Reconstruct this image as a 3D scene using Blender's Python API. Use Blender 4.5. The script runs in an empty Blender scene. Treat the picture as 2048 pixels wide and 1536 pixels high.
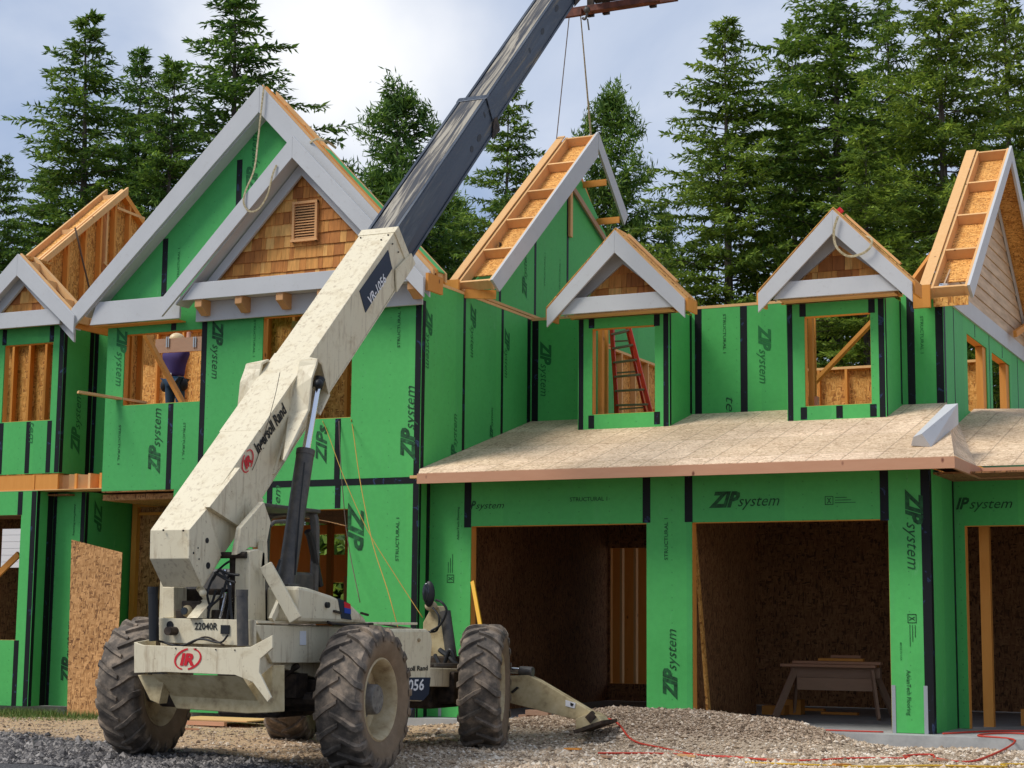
import bpy, bmesh, math, random
import numpy as np
from mathutils import Vector, Matrix
random.seed(7); rng = np.random.default_rng(7)
PI = math.pi
# ---------------------------------------------------------------- camera
F = 3548.0; CX, CY = 1024.0, 768.0          # focal length and centre for a 2048 px wide frame
def _n(v): v = np.array(v, float); return v/np.linalg.norm(v)
_dy = _n((1716, 499, F)); _dx = -_n((-7454, 412, F)); _dx = _n(_dx-_dy*_dx.dot(_dy)); _dz = -np.cross(_dx, _dy)
if _dz[1] > 0: _dz = -_dz
R = np.array([_dx, _dy, _dz]); CAM = np.array([0, 0, 1.3049])
def ray(px, py): return R@np.array([px-CX, py-CY, F])
def onY(px, py, Y): r = ray(px, py); return CAM+r*(Y/r[1])
def onX(px, py, X): r = ray(px, py); return CAM+r*(X/r[0])
def onZ(px, py, Z): r = ray(px, py); return CAM+r*((Z-CAM[2])/r[2])
def YZ(X, pts): return [tuple(onX(a, b, X)[1:]) for a, b in pts]
def XZ(Y, pts): return [tuple(onY(a, b, Y)[[0, 2]]) for a, b in pts]
S = bpy.context.scene; COL = S.collection
cd = bpy.data.cameras.new('camera'); co = bpy.data.objects.new('camera', cd); COL.objects.link(co)
rt, up, bk = R@np.array([1, 0, 0]), R@np.array([0, -1, 0]), R@np.array([0, 0, -1])
co.matrix_world = Matrix(((rt[0], up[0], bk[0], CAM[0]), (rt[1], up[1], bk[1], CAM[1]), (rt[2], up[2], bk[2], CAM[2]), (0, 0, 0, 1)))
cd.sensor_width = 36; cd.lens = F/2048*36; cd.clip_end = 3000; cd.clip_start = .1
S.camera = co
# ---------------------------------------------------------------- sky and sun
SUN_EL, SUN_AZ = 52, 225                     # light from the upper left, behind the camera
w = bpy.data.worlds.new("World"); S.world = w; w.use_nodes = True
nt = w.node_tree; N = nt.nodes; L = nt.links; N.clear()
def nd(t, **k):
    n = N.new(t)
    for a, b in k.items(): setattr(n, a, b)
    return n
out = nd('ShaderNodeOutputWorld'); sky = nd('ShaderNodeTexSky', sky_type='NISHITA', sun_disc=False)
sky.sun_elevation = math.radians(SUN_EL); sky.sun_rotation = math.radians(SUN_AZ)
bgs = nd('ShaderNodeBackground'); bgs.inputs[1].default_value = .09; L.new(sky.outputs[0], bgs.inputs[0])
tc = nd('ShaderNodeTexCoord')
mp = nd('ShaderNodeMapping'); mp.inputs['Scale'].default_value = (1.6, 1.6, 3.2); L.new(tc.outputs['Generated'], mp.inputs[0])
no = nd('ShaderNodeTexNoise'); no.inputs['Scale'].default_value = 2.3; no.inputs['Detail'].default_value = 7; no.inputs['Roughness'].default_value = .52; no.inputs['Distortion'].default_value = .4
L.new(mp.outputs[0], no.inputs[0])
cr = nd('ShaderNodeValToRGB'); e = cr.color_ramp.elements
e[0].position = .36; e[0].color = (.35, .46, .68, 1); e[1].position = .66; e[1].color = (.68, .75, .89, 1)
L.new(no.outputs[0], cr.inputs[0])
# the sun's glow behind the cloud deck, up and left of the boom
gd = Vector(ray(655, 60)).normalized()
vm = nd('ShaderNodeVectorMath', operation='DOT_PRODUCT'); vn = nd('ShaderNodeVectorMath', operation='NORMALIZE'); L.new(tc.outputs['Generated'], vn.inputs[0])
L.new(vn.outputs[0], vm.inputs[0]); vm.inputs[1].default_value = gd
n2 = nd('ShaderNodeTexNoise'); n2.inputs['Scale'].default_value = 7; n2.inputs['Detail'].default_value = 6; L.new(tc.outputs['Generated'], n2.inputs[0])
ad = nd('ShaderNodeMath', operation='MULTIPLY_ADD'); L.new(n2.outputs[0], ad.inputs[0]); ad.inputs[1].default_value = .011; L.new(vm.outputs['Value'], ad.inputs[2])
mr = nd('ShaderNodeMapRange'); mr.interpolation_type = 'SMOOTHSTEP'; mr.inputs[1].default_value = .9985; mr.inputs[2].default_value = 1.0085; L.new(ad.outputs[0], mr.inputs[0])
mg = nd('ShaderNodeMix', data_type='RGBA'); L.new(mr.outputs[0], mg.inputs[0]); L.new(cr.outputs[0], mg.inputs[6]); mg.inputs[7].default_value = (1.2, 1.19, 1.18, 1)
bgc = nd('ShaderNodeBackground'); bgc.inputs[1].default_value = .62; L.new(mg.outputs[2], bgc.inputs[0])
ms = nd('ShaderNodeMixShader'); ms.inputs[0].default_value = .9; L.new(bgs.outputs[0], ms.inputs[1]); L.new(bgc.outputs[0], ms.inputs[2]); L.new(ms.outputs[0], out.inputs[0])
sl = bpy.data.lights.new('sun', 'SUN'); sl.energy = 1.9; sl.angle = math.radians(22); sl.color = (1, .96, .9)
so = bpy.data.objects.new('sun', sl); COL.objects.link(so)
az = math.radians(SUN_AZ); el = math.radians(SUN_EL)
sd = Vector((math.sin(az)*math.cos(el), math.cos(az)*math.cos(el), math.sin(el)))   # towards the sun
so.rotation_euler = sd.to_track_quat('Z', 'Y').to_euler(); so.location = sd*50
S.view_settings.view_transform = 'Standard'; S.view_settings.look = 'None'; S.view_settings.gamma = 1; S.view_settings.exposure = 0.68
# ---------------------------------------------------------------- materials
def mat(name, base, rough=.7, metal=0, spec=.3, build=None):
    m = bpy.data.materials.new(name); m.use_nodes = True
    b = m.node_tree.nodes['Principled BSDF']
    b.inputs['Base Color'].default_value = (*base, 1); b.inputs['Roughness'].default_value = rough
    b.inputs['Metallic'].default_value = metal; b.inputs['Specular IOR Level'].default_value = spec
    if build: build(m.node_tree, b)
    return m
def nn(t, ty, **k):
    n = t.nodes.new(ty)
    for a, b in k.items(): setattr(n, a, b)
    return n
def coords(t, scale=(1, 1, 1), space='Object', rot=(0, 0, 0)):
    if space == 'World': c = nn(t, 'ShaderNodeNewGeometry').outputs['Position']
    else: c = nn(t, 'ShaderNodeTexCoord').outputs['Object']
    m = nn(t, 'ShaderNodeMapping'); m.inputs['Scale'].default_value = scale; m.inputs['Rotation'].default_value = rot; t.links.new(c, m.inputs[0]); return m.outputs[0]
def coords_b(t, scale):
    v = coords(t, (1, 1, 1), 'World', (-.77, 0, 0)); m = nn(t, 'ShaderNodeMapping'); m.inputs['Scale'].default_value = scale; t.links.new(v, m.inputs[0]); return m.outputs[0]
def noise(t, vec, scale, detail=4, rough=.55, dist=0):
    n = nn(t, 'ShaderNodeTexNoise'); n.inputs['Scale'].default_value = scale; n.inputs['Detail'].default_value = detail
    n.inputs['Roughness'].default_value = rough; n.inputs['Distortion'].default_value = dist; t.links.new(vec, n.inputs[0]); return n.outputs[0]
def ramp(t, fac, stops):
    r = nn(t, 'ShaderNodeValToRGB'); e = r.color_ramp.elements
    while len(e) < len(stops): e.new(.5)
    for i, (p, c) in enumerate(stops): e[i].position = p; e[i].color = (*c, 1)
    t.links.new(fac, r.inputs[0]); return r.outputs[0]
def mix(t, fac, a, b, mode='MIX'):
    m = nn(t, 'ShaderNodeMix', data_type='RGBA', blend_type=mode)
    for v, s in ((fac, m.inputs[0]), (a, m.inputs[6]), (b, m.inputs[7])):
        if hasattr(v, 'node'): t.links.new(v, s)
        elif isinstance(v, (int, float)): s.default_value = v
        else: s.default_value = (*v, 1)
    return m.outputs[2]
def bump(t, b, h, strength=.3, dist=.01):
    n = nn(t, 'ShaderNodeBump'); n.inputs['Strength'].default_value = strength; n.inputs['Distance'].default_value = dist
    t.links.new(h, n.inputs['Height']); t.links.new(n.outputs[0], b.inputs['Normal'])
def green_b(t, b):
    v = coords(t, space='World'); a = noise(t, v, .9, 5); c = noise(t, v, 14, 5, .65)
    col = mix(t, a, (.068, .39, .092), (.098, .50, .132)); col = mix(t, ramp(t, c, [(.35, (.93, .93, .93)), (.6, (1, 1, 1))]), (.0, .0, .0), col, 'MIX')
    s = noise(t, coords(t, (1, 1, .12), 'World'), 9, 4); col = mix(t, ramp(t, s, [(.55, (0, 0, 0)), (.8, (.35, .35, .35))]), col, (.10, .40, .14))
    d = noise(t, coords(t, (1, 1, .5), 'World'), 2.3, 8, .7); col = mix(t, ramp(t, d, [(.58, (0, 0, 0)), (.85, (.2, .2, .2))]), col, (.02, .16, .05))
    fl = nn(t, 'ShaderNodeVectorMath', operation='SNAP'); t.links.new(v, fl.inputs[0]); fl.inputs[1].default_value = (1.22, 1.22, 50); wn = nn(t, 'ShaderNodeTexWhiteNoise'); t.links.new(fl.outputs[0], wn.inputs['Vector'])
    col = mix(t, 1., col, ramp(t, wn.outputs['Value'], [(0, (.84, .87, .90)), (1, (1.10, 1.06, 1.0))]), 'MULTIPLY')
    sc_ = noise(t, coords(t, (1, 1, .25), 'World'), 5.5, 8, .75, 1.5); col = mix(t, ramp(t, sc_, [(.62, (0, 0, 0)), (.70, (.30, .30, .30))]), col, (.22, .50, .26))
    sq = nn(t, 'ShaderNodeSeparateXYZ'); t.links.new(nn(t, 'ShaderNodeNewGeometry').outputs['Position'], sq.inputs[0])
    uu = nn(t, 'ShaderNodeMath', operation='ADD'); t.links.new(sq.outputs[0], uu.inputs[0]); t.links.new(sq.outputs[1], uu.inputs[1])
    d_ = []
    for src, per in ((uu.outputs[0], .203), (sq.outputs[2], .075)):
        q = nn(t, 'ShaderNodeMath', operation='PINGPONG'); t.links.new(src, q.inputs[0]); q.inputs[1].default_value = per; d_.append(q.outputs[0])
    c2 = nn(t, 'ShaderNodeCombineXYZ'); t.links.new(d_[0], c2.inputs[0]); t.links.new(d_[1], c2.inputs[1]); l2 = nn(t, 'ShaderNodeVectorMath', operation='LENGTH'); t.links.new(c2.outputs[0], l2.inputs[0])
    col = mix(t, ramp(t, l2.outputs['Value'], [(.0055, (.5, .5, .5)), (.0095, (0, 0, 0))]), col, (.02, .10, .04))
    hh_ = nn(t, 'ShaderNodeMath', operation='MULTIPLY_ADD'); t.links.new(noise(t, v, 1.6, 2), hh_.inputs[0]); hh_.inputs[1].default_value = 6; t.links.new(noise(t, v, 60, 3), hh_.inputs[2])
    t.links.new(col, b.inputs['Base Color']); bump(t, b, hh_.outputs[0], .14, .004)
GREEN = mat('green_sheathing', (.03, .32, .08), .62, spec=.25, build=green_b)
def tape_b(t, b):
    a = noise(t, coords(t, (1, 1, .8), 'World'), 9, 3, .6, .8)
    t.links.new(ramp(t, a, [(.62, (.008, .009, .0105)), (.67, (.03, .05, .11)), (.72, (.009, .010, .012))]), b.inputs['Base Color'])
TAPE = mat('black_seam_tape', (.009, .010, .012), .55, spec=.2, build=tape_b)
INK = mat('black_ink', (.012, .055, .02), .7, build=lambda t, b: t.links.new(ramp(t, noise(t, coords(t, space='World'), 11, 5, .7), [(.38, (.010, .04, .016)), (.62, (.022, .13, .04)), (.72, (.045, .27, .075))]), b.inputs['Base Color']))
INK2 = mat('faint_ink', (.018, .15, .04), .7)
def wood_b(c1, c2, c3, stretch=(7, 7, 1.0)):
    def f(t, b):
        oi = nn(t, 'ShaderNodeObjectInfo'); isl = nn(t, 'ShaderNodeNewGeometry').outputs['Random Per Island']
        v = coords(t, stretch, 'World'); g = noise(t, v, 2.2, 6, .6, .6)
        col = mix(t, g, c1, c2); r = ramp(t, isl, [(0, (.72, .72, .72)), (1, (1.12, 1.08, 1.0))]); col = mix(t, 1.0, col, r, 'MULTIPLY')
        r2 = ramp(t, oi.outputs['Random'], [(0, (.86, .84, .82)), (1, (1.06, 1.06, 1.06))]); col = mix(t, 1.0, col, r2, 'MULTIPLY')
        k = nn(t, 'ShaderNodeTexVoronoi'); k.inputs['Scale'].default_value = 3.1; t.links.new(coords(t, (1, 1, .6), 'World'), k.inputs[0])
        col = mix(t, ramp(t, k.outputs['Distance'], [(.03, (1, 1, 1)), (.075, (0, 0, 0))]), col, c3)
        t.links.new(col, b.inputs['Base Color']); bump(t, b, g, .15, .004)
    return f
LUM = mat('framing_lumber', (.6, .3, .1), .72, build=wood_b((.86, .40, .095), (.70, .27, .045), (.20, .07, .02)))
PALE = mat('pale_lumber', (.7, .45, .25), .72, build=wood_b((.88, .56, .27), (.76, .42, .16), (.28, .11, .04)))
FASC = mat('fascia_lumber', (.6, .32, .2), .72, build=wood_b((.66, .37, .235), (.55, .27, .155), (.16, .05, .03), (1, 6, 6)))
OLDW = mat('weathered_lumber', (.3, .2, .13), .8, build=wood_b((.56, .36, .25), (.40, .25, .17), (.14, .08, .05), (1.5, 5, 5)))
def osb_b(a, c, dark, tape=False, sc=1.7):
    def f(t, b):
        v = coords(t, (1, 1, 1), 'World', (.4, .3, .5)); cols = None
        v1 = coords(t, (34*sc, 34*sc, 9*sc), 'World', (.5, .2, .7)); v2 = coords(t, (10*sc, 30*sc, 26*sc), 'World', (.2, .9, .3))
        k = nn(t, 'ShaderNodeTexVoronoi'); k.inputs['Scale'].default_value = 1.; t.links.new(v1, k.inputs[0])
        k2 = nn(t, 'ShaderNodeTexVoronoi'); k2.inputs['Scale'].default_value = 1.; t.links.new(v2, k2.inputs[0])
        s1 = nn(t, 'ShaderNodeSeparateColor'); t.links.new(k.outputs['Color'], s1.inputs[0]); s2 = nn(t, 'ShaderNodeSeparateColor'); t.links.new(k2.outputs['Color'], s2.inputs[0])
        m = nn(t, 'ShaderNodeMath', operation='GREATER_THAN'); t.links.new(s1.outputs[1], m.inputs[0]); m.inputs[1].default_value = .5
        x = mix(t, m.outputs[0], s1.outputs[0], s2.outputs[0]); sp = nn(t, 'ShaderNodeSeparateColor'); t.links.new(x, sp.inputs[0])
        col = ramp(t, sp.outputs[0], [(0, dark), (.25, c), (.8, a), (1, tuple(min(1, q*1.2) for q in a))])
        ng = noise(t, v, 1.1, 5); col = mix(t, 1., col, ramp(t, ng, [(.3, (.78, .76, .74)), (.7, (1.08, 1.08, 1.08))]), 'MULTIPLY')
        if tape:
            sn = nn(t, 'ShaderNodeVectorMath', operation='SNAP'); t.links.new(nn(t, 'ShaderNodeNewGeometry').outputs['Position'], sn.inputs[0]); sn.inputs[1].default_value = (2.43, 1.17, 50); w2 = nn(t, 'ShaderNodeTexWhiteNoise'); t.links.new(sn.outputs[0], w2.inputs['Vector'])
            col = mix(t, 1., col, ramp(t, w2.outputs['Value'], [(0, (.86, .82, .76)), (.5, (1, .98, .95)), (1, (1.08, 1.06, 1.06))]), 'MULTIPLY')
            sp2 = nn(t, 'ShaderNodeSeparateXYZ'); t.links.new(nn(t, 'ShaderNodeNewGeometry').outputs['Position'], sp2.inputs[0])
            for ax, per, wd in ((0, .405, .012), (1, 1.17, .008)):
                q = nn(t, 'ShaderNodeMath', operation='PINGPONG'); t.links.new(sp2.outputs[ax], q.inputs[0]); q.inputs[1].default_value = per/2
                col = mix(t, ramp(t, q.outputs[0], [(wd*.5, (.45, .45, .45)), (wd, (0, 0, 0))]), col, (.17, .11, .07))
        t.links.new(col, b.inputs['Base Color']); bump(t, b, sp.outputs[0], .12, .003)
    return f
OSB = mat('strand_board', (.5, .3, .12), .75, build=osb_b((.80, .43, .12), (.62, .27, .055), (.32, .12, .03)))
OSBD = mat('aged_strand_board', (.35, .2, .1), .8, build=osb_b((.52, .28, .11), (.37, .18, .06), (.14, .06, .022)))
OSBG = mat('shade_darkened_board', (.15, .08, .04), .85, build=osb_b((.37, .18, .075), (.25, .112, .045), (.085, .04, .017)))  # strand board with the dim interior's shade put into its base colour
OSBR = mat('roof_strand_board', (.6, .46, .33), .82, build=osb_b((.78, .61, .42), (.68, .50, .33), (.42, .28, .16), True, 1.3))
def trim_b(t, b):
    v = coords(t, space='World'); a = noise(t, v, 3, 5); t.links.new(mix(t, a, (.49, .49, .485), (.58, .58, .57)), b.inputs['Base Color'])
def trim2_b(t, b):
    v = coords(t, space='World'); a = noise(t, v, 3, 5); col = mix(t, a, (.49, .49, .485), (.58, .58, .57)); g = noise(t, v, 13, 7, .72, .6); col = mix(t, ramp(t, g, [(.58, (0, 0, 0)), (.72, (.35, .35, .35))]), col, (.33, .29, .24)); g2_ = noise(t, v, 45, 3, .6); col = mix(t, ramp(t, g2_, [(.70, (0, 0, 0)), (.76, (.5, .5, .5))]), col, (.30, .27, .23))
    t.links.new(col, b.inputs['Base Color']); bump(t, b, noise(t, v, 30, 4), .08, .003)
TRIM = mat('grey_primed_trim', (.53, .54, .57), .6, build=trim2_b)
def isl_b(stops, sc=30, st=(1, 1, .15)):
    def f(t, b):
        isl = nn(t, 'ShaderNodeNewGeometry').outputs['Random Per Island']; col = ramp(t, isl, stops)
        g = noise(t, coords(t, st, 'World'), sc, 5); col = mix(t, 1., col, ramp(t, g, [(.3, (.72, .70, .68)), (.7, (1.1, 1.1, 1.1))]), 'MULTIPLY')
        t.links.new(col, b.inputs['Base Color']); bump(t, b, g, .2, .003)
    return f
SHING = mat('cedar_shingle', (.45, .2, .07), .75, build=isl_b([(0, (.38, .13, .033)), (.35, (.60, .235, .055)), (.7, (.76, .36, .09)), (1, (.84, .46, .14))]))
SIDING = mat('tan_lap_siding', (.6, .42, .26), .7, build=isl_b([(0, (.60, .42, .26)), (1, (.66, .48, .31))], 12, (1, .15, 1)))
CEDAR = mat('cedar_vent', (.7, .38, .17), .7, build=wood_b((.72, .40, .18), (.66, .34, .14), (.5, .2, .08)))
def paint_b(t, b):
    v = coords(t, space='World'); a = noise(t, v, 2.4, 7, .62); g = noise(t, v, 26, 6, .7)
    col = mix(t, a, (.69, .60, .41), (.75, .665, .475))
    sm = noise(t, v, 5, 8, .72, .5); col = mix(t, ramp(t, sm, [(.52, (0, 0, 0)), (.74, (.6, .6, .6))]), col, (.40, .29, .15))
    col = mix(t, ramp(t, g, [(.62, (0, 0, 0)), (.72, (.85, .85, .85))]), col, (.20, .11, .055))
    st = noise(t, coords(t, (1, 1, .1), 'World'), 22, 5, .6); col = mix(t, ramp(t, st, [(.54, (0, 0, 0)), (.74, (.6, .6, .6))]), col, (.27, .17, .09))
    t.links.new(col, b.inputs['Base Color']); t.links.new(ramp(t, sm, [(.3, (.4, .4, .4)), (.7, (.7, .7, .7))]), b.inputs['Roughness']); bump(t, b, g, .08, .004)
PAINT = mat('worn_cream_paint', (.56, .53, .42), .5, spec=.4, build=paint_b)
def steel_b(t, b):
    v = coords_b(t, (5, .45, 5)); a = noise(t, v, 1.5, 8, .68, .5)
    col = ramp(t, a, [(.34, (.016, .021, .030)), (.50, (.042, .054, .074)), (.60, (.10, .115, .135)), (.68, (.24, .21, .16))])
    t.links.new(col, b.inputs['Base Color']); t.links.new(ramp(t, a, [(.4, (.3, .3, .3)), (.65, (.75, .75, .75))]), b.inputs['Roughness'])
def mud_b(t, b):
    v = coords(t, space='World'); a = noise(t, v, 6, 7, .65)
    t.links.new(ramp(t, a, [(.3, (.60, .50, .30)), (.5, (.50, .40, .22)), (.7, (.26, .18, .09))]), b.inputs['Base Color'])
MUD = mat('mud_stained_cream_paint', (.5, .4, .24), .65, build=mud_b)
STEEL = mat('dark_boom_steel', (.08, .1, .13), .42, .35, .5, steel_b)
def top_b(t, b):
    v = coords_b(t, (8, .5, 3)); a = noise(t, v, 1.3, 8, .66, .8)
    t.links.new(ramp(t, a, [(.42, (.045, .05, .06)), (.49, (.11, .10, .09)), (.55, (.34, .30, .23)), (.7, (.42, .38, .31))]), b.inputs['Base Color'])
STEELT = mat('muddy_boom_top', (.3, .3, .28), .7, 0, .3, top_b)
GREY = mat('grey_cylinder_paint', (.075, .07, .062), .5, spec=.4, build=lambda t, b: t.links.new(ramp(t, noise(t, coords(t, space='World'), 9, 6, .7), [(.35, (.055, .052, .05)), (.65, (.115, .10, .082))]), b.inputs['Base Color']))
CHROME = mat('chrome_rod', (.75, .76, .8), .18, 1)
def rub_b(t, b):
    v = coords(t, space='Object'); a = noise(t, v, 5, 7, .68); geo = nn(t, 'ShaderNodeTexCoord'); sx = nn(t, 'ShaderNodeSeparateXYZ'); t.links.new(geo.outputs['Object'], sx.inputs[0])
    col = ramp(t, a, [(.3, (.055, .047, .041)), (.48, (.13, .108, .087)), (.64, (.32, .25, .185))])
    ln = nn(t, 'ShaderNodeVectorMath', operation='LENGTH'); cb = nn(t, 'ShaderNodeCombineXYZ'); t.links.new(sx.outputs[1], cb.inputs[1]); t.links.new(sx.outputs[2], cb.inputs[2]); t.links.new(cb.outputs[0], ln.inputs[0])
    f = ramp(t, ln.outputs['Value'], [(.52, (.75, .75, .75)), (.60, (0, 0, 0))]); col = mix(t, f, col, (.24, .165, .10))
    t.links.new(col, b.inputs['Base Color']); bump(t, b, noise(t, v, 40, 4), .25, .006)
RUB = mat('dusty_rubber', (.06, .055, .05), .85, spec=.2, build=rub_b)
RIM = mat('tan_wheel_paint', (.5, .4, .24), .6, build=lambda t, b: t.links.new(ramp(t, noise(t, coords(t), 6, 6, .65), [(.3, (.60, .51, .33)), (.55, (.45, .35, .20)), (.75, (.20, .12, .06))]), b.inputs['Base Color']))
HUB = mat('grey_hub_metal', (.2, .19, .17), .6, .2, build=lambda t, b: t.links.new(ramp(t, noise(t, coords(t), 14, 5), [(.3, (.12, .11, .10)), (.7, (.27, .25, .22))]), b.inputs['Base Color']))
BLACK = mat('black_rubber_parts', (.012, .012, .013), .5, spec=.4)
DARK = mat('dark_greasy_metal', (.045, .032, .024), .7, .2, build=lambda t, b: t.links.new(ramp(t, noise(t, coords(t, space='World'), 12, 6), [(.35, (.022, .017, .014)), (.7, (.085, .06, .042))]), b.inputs['Base Color']))
GLASS = mat('dark_mirror_glass', (.05, .055, .06), .12, .6)
LRED = mat('logo_red', (.62, .02, .03), .5); LWHT = mat('logo_white', (.75, .75, .76), .5); NAVY = mat('navy_decal', (.016, .026, .05), .5); BLUED = mat('blue_decal', (.02, .06, .35), .5)
LBLK = mat('black_lettering', (.018, .017, .016), .6)
RED = mat('red_fibreglass', (.78, .05, .02), .4, spec=.5); ALU = mat('dull_aluminium', (.38, .32, .24), .45, .7)
CARR = mat('rusty_red_carriage', (.17, .045, .03), .7, build=lambda t, b: t.links.new(ramp(t, noise(t, coords(t, space='World'), 7, 6), [(.35, (.085, .032, .022)), (.7, (.25, .085, .05))]), b.inputs['Base Color']))
STRAP = mat('tan_webbing', (.42, .35, .20), .85, build=lambda t, b: t.links.new(ramp(t, noise(t, coords(t, space='World'), 40, 3), [(.4, (.30, .24, .13)), (.6, (.50, .42, .26))]), b.inputs['Base Color']))
STRAPD = mat('dark_webbing', (.16, .12, .09), .85)
ROPE = mat('ochre_cord', (.42, .26, .05), .8); CORD = mat('red_extension_cord', (.50, .05, .03), .5); CORDY = mat('yellow_cord', (.6, .36, .03), .5)
YEL = mat('yellow_plastic', (.75, .40, .02), .5)
SILV = mat('galvanised_strap', (.4, .42, .43), .45, .5)
CONC = mat('concrete', (.4, .4, .38), .85, build=lambda t, b: t.links.new(ramp(t, noise(t, coords(t, space='World'), 4, 7, .65), [(.3, (.30, .30, .29)), (.7, (.46, .46, .44))]), b.inputs['Base Color']))
def ground_b(t, b):
    g = nn(t, 'ShaderNodeNewGeometry').outputs['Position']; sp = nn(t, 'ShaderNodeSeparateXYZ'); t.links.new(g, sp.inputs[0])
    big = noise(t, g, .8, 5, .6); fine = noise(t, g, 38, 6, .7); mid = noise(t, g, 7, 6, .65)
    grav = ramp(t, fine, [(.28, (.20, .15, .105)), (.45, (.46, .355, .245)), (.62, (.64, .51, .37)), (.78, (.76, .66, .53))])
    dirt = mix(t, mid, (.80, .54, .31), (.58, .36, .19)); dirt = mix(t, .35, dirt, grav)
    drk = ramp(t, fine, [(.3, (.045, .045, .05)), (.55, (.13, .125, .125)), (.75, (.29, .27, .26))])
    # bare tan dirt runs along the left, dark crushed rock lies across the near left corner
    def edge(x0, wd, src):
        m = nn(t, 'ShaderNodeMapRange'); m.inputs[1].default_value = x0; m.inputs[2].default_value = x0+wd; t.links.new(src, m.inputs[0]); return m.outputs[0]
    s = nn(t, 'ShaderNodeMath', operation='MULTIPLY_ADD'); t.links.new(big, s.inputs[0]); s.inputs[1].default_value = 2.2; t.links.new(sp.outputs[0], s.inputs[2])
    col = mix(t, edge(-9.0, 1.0, s.outputs[0]), dirt, grav)
    s2 = nn(t, 'ShaderNodeMath', operation='MULTIPLY_ADD'); t.links.new(big, s2.inputs[0]); s2.inputs[1].default_value = .9; t.links.new(sp.outputs[1], s2.inputs[2])
    k = nn(t, 'ShaderNodeMath', operation='MULTIPLY_ADD'); t.links.new(sp.outputs[0], k.inputs[0]); k.inputs[1].default_value = .35; t.links.new(s2.outputs[0], k.inputs[2])
    col = mix(t, edge(11.75, .5, k.outputs[0]), drk, col)
    t.links.new(col, b.inputs['Base Color']); bump(t, b, fine, .9, .04)
GROUND = mat('gravel_ground', (.4, .35, .3), .95, spec=.1, build=ground_b)
STONE = mat('crushed_stone', (.4, .37, .33), .9, spec=.15, build=isl_b([(0, (.17, .125, .09)), (.25, (.42, .32, .22)), (.65, (.62, .49, .35)), (1, (.78, .70, .58))], 20))
STONED = mat('dark_crushed_stone', (.12, .12, .12), .9, spec=.15, build=isl_b([(0, (.05, .048, .05)), (.5, (.15, .14, .135)), (1, (.36, .33, .30))], 20))
def leaf_b(d, l):
    def f(t, b):
        isl = nn(t, 'ShaderNodeNewGeometry').outputs['Random Per Island']; oi = nn(t, 'ShaderNodeObjectInfo')
        big = noise(t, coords(t), .7, 4); col = mix(t, isl, d, l); col = mix(t, 1., col, ramp(t, big, [(.35, (.55, .6, .6)), (.65, (1.25, 1.2, 1.0))]), 'MULTIPLY')
        col = mix(t, 1., col, ramp(t, oi.outputs['Random'], [(0, (.8, .9, .95)), (1, (1.1, 1.05, 1.0))]), 'MULTIPLY')
        t.links.new(col, b.inputs['Base Color']); tr = nn(t, 'ShaderNodeBsdfTranslucent'); t.links.new(col, tr.inputs[0]); mx = nn(t, 'ShaderNodeMixShader'); mx.inputs[0].default_value = .35
        t.links.new(b.outputs[0], mx.inputs[1]); t.links.new(tr.outputs[0], mx.inputs[2]); t.links.new(mx.outputs[0], t.nodes['Material Output'].inputs[0])
    return f
LEAF = mat('conifer_needles', (.05, .09, .03), .6, spec=.25, build=leaf_b((.034, .10, .026), (.25, .38, .06)))
LEAF2 = mat('light_conifer_needles', (.07, .11, .03), .6, spec=.25, build=leaf_b((.06, .13, .024), (.36, .47, .07)))
BARK = mat('bark', (.12, .09, .07), .9, build=lambda t, b: t.links.new(ramp(t, noise(t, coords(t, (4, 4, .6)), 5, 5), [(.35, (.06, .045, .035)), (.7, (.19, .155, .125))]), b.inputs['Base Color']))
GRASS = mat('grass_blades', (.08, .16, .03), .7, build=isl_b([(0, (.05, .12, .02)), (.6, (.13, .22, .04)), (1, (.30, .30, .10))]))
SHIRT = mat('purple_shirt', (.045, .028, .12), .8); JEANS = mat('blue_jeans', (.02, .05, .09), .85); SKIN = mat('skin', (.45, .22, .14), .5); HAT = mat('cream_hard_hat', (.72, .55, .30), .4, spec=.5); TOOLB = mat('black_tool_belt', (.01, .01, .012), .6)
BLUE = mat('blue_band', (.02, .09, .16), .7)
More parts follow.
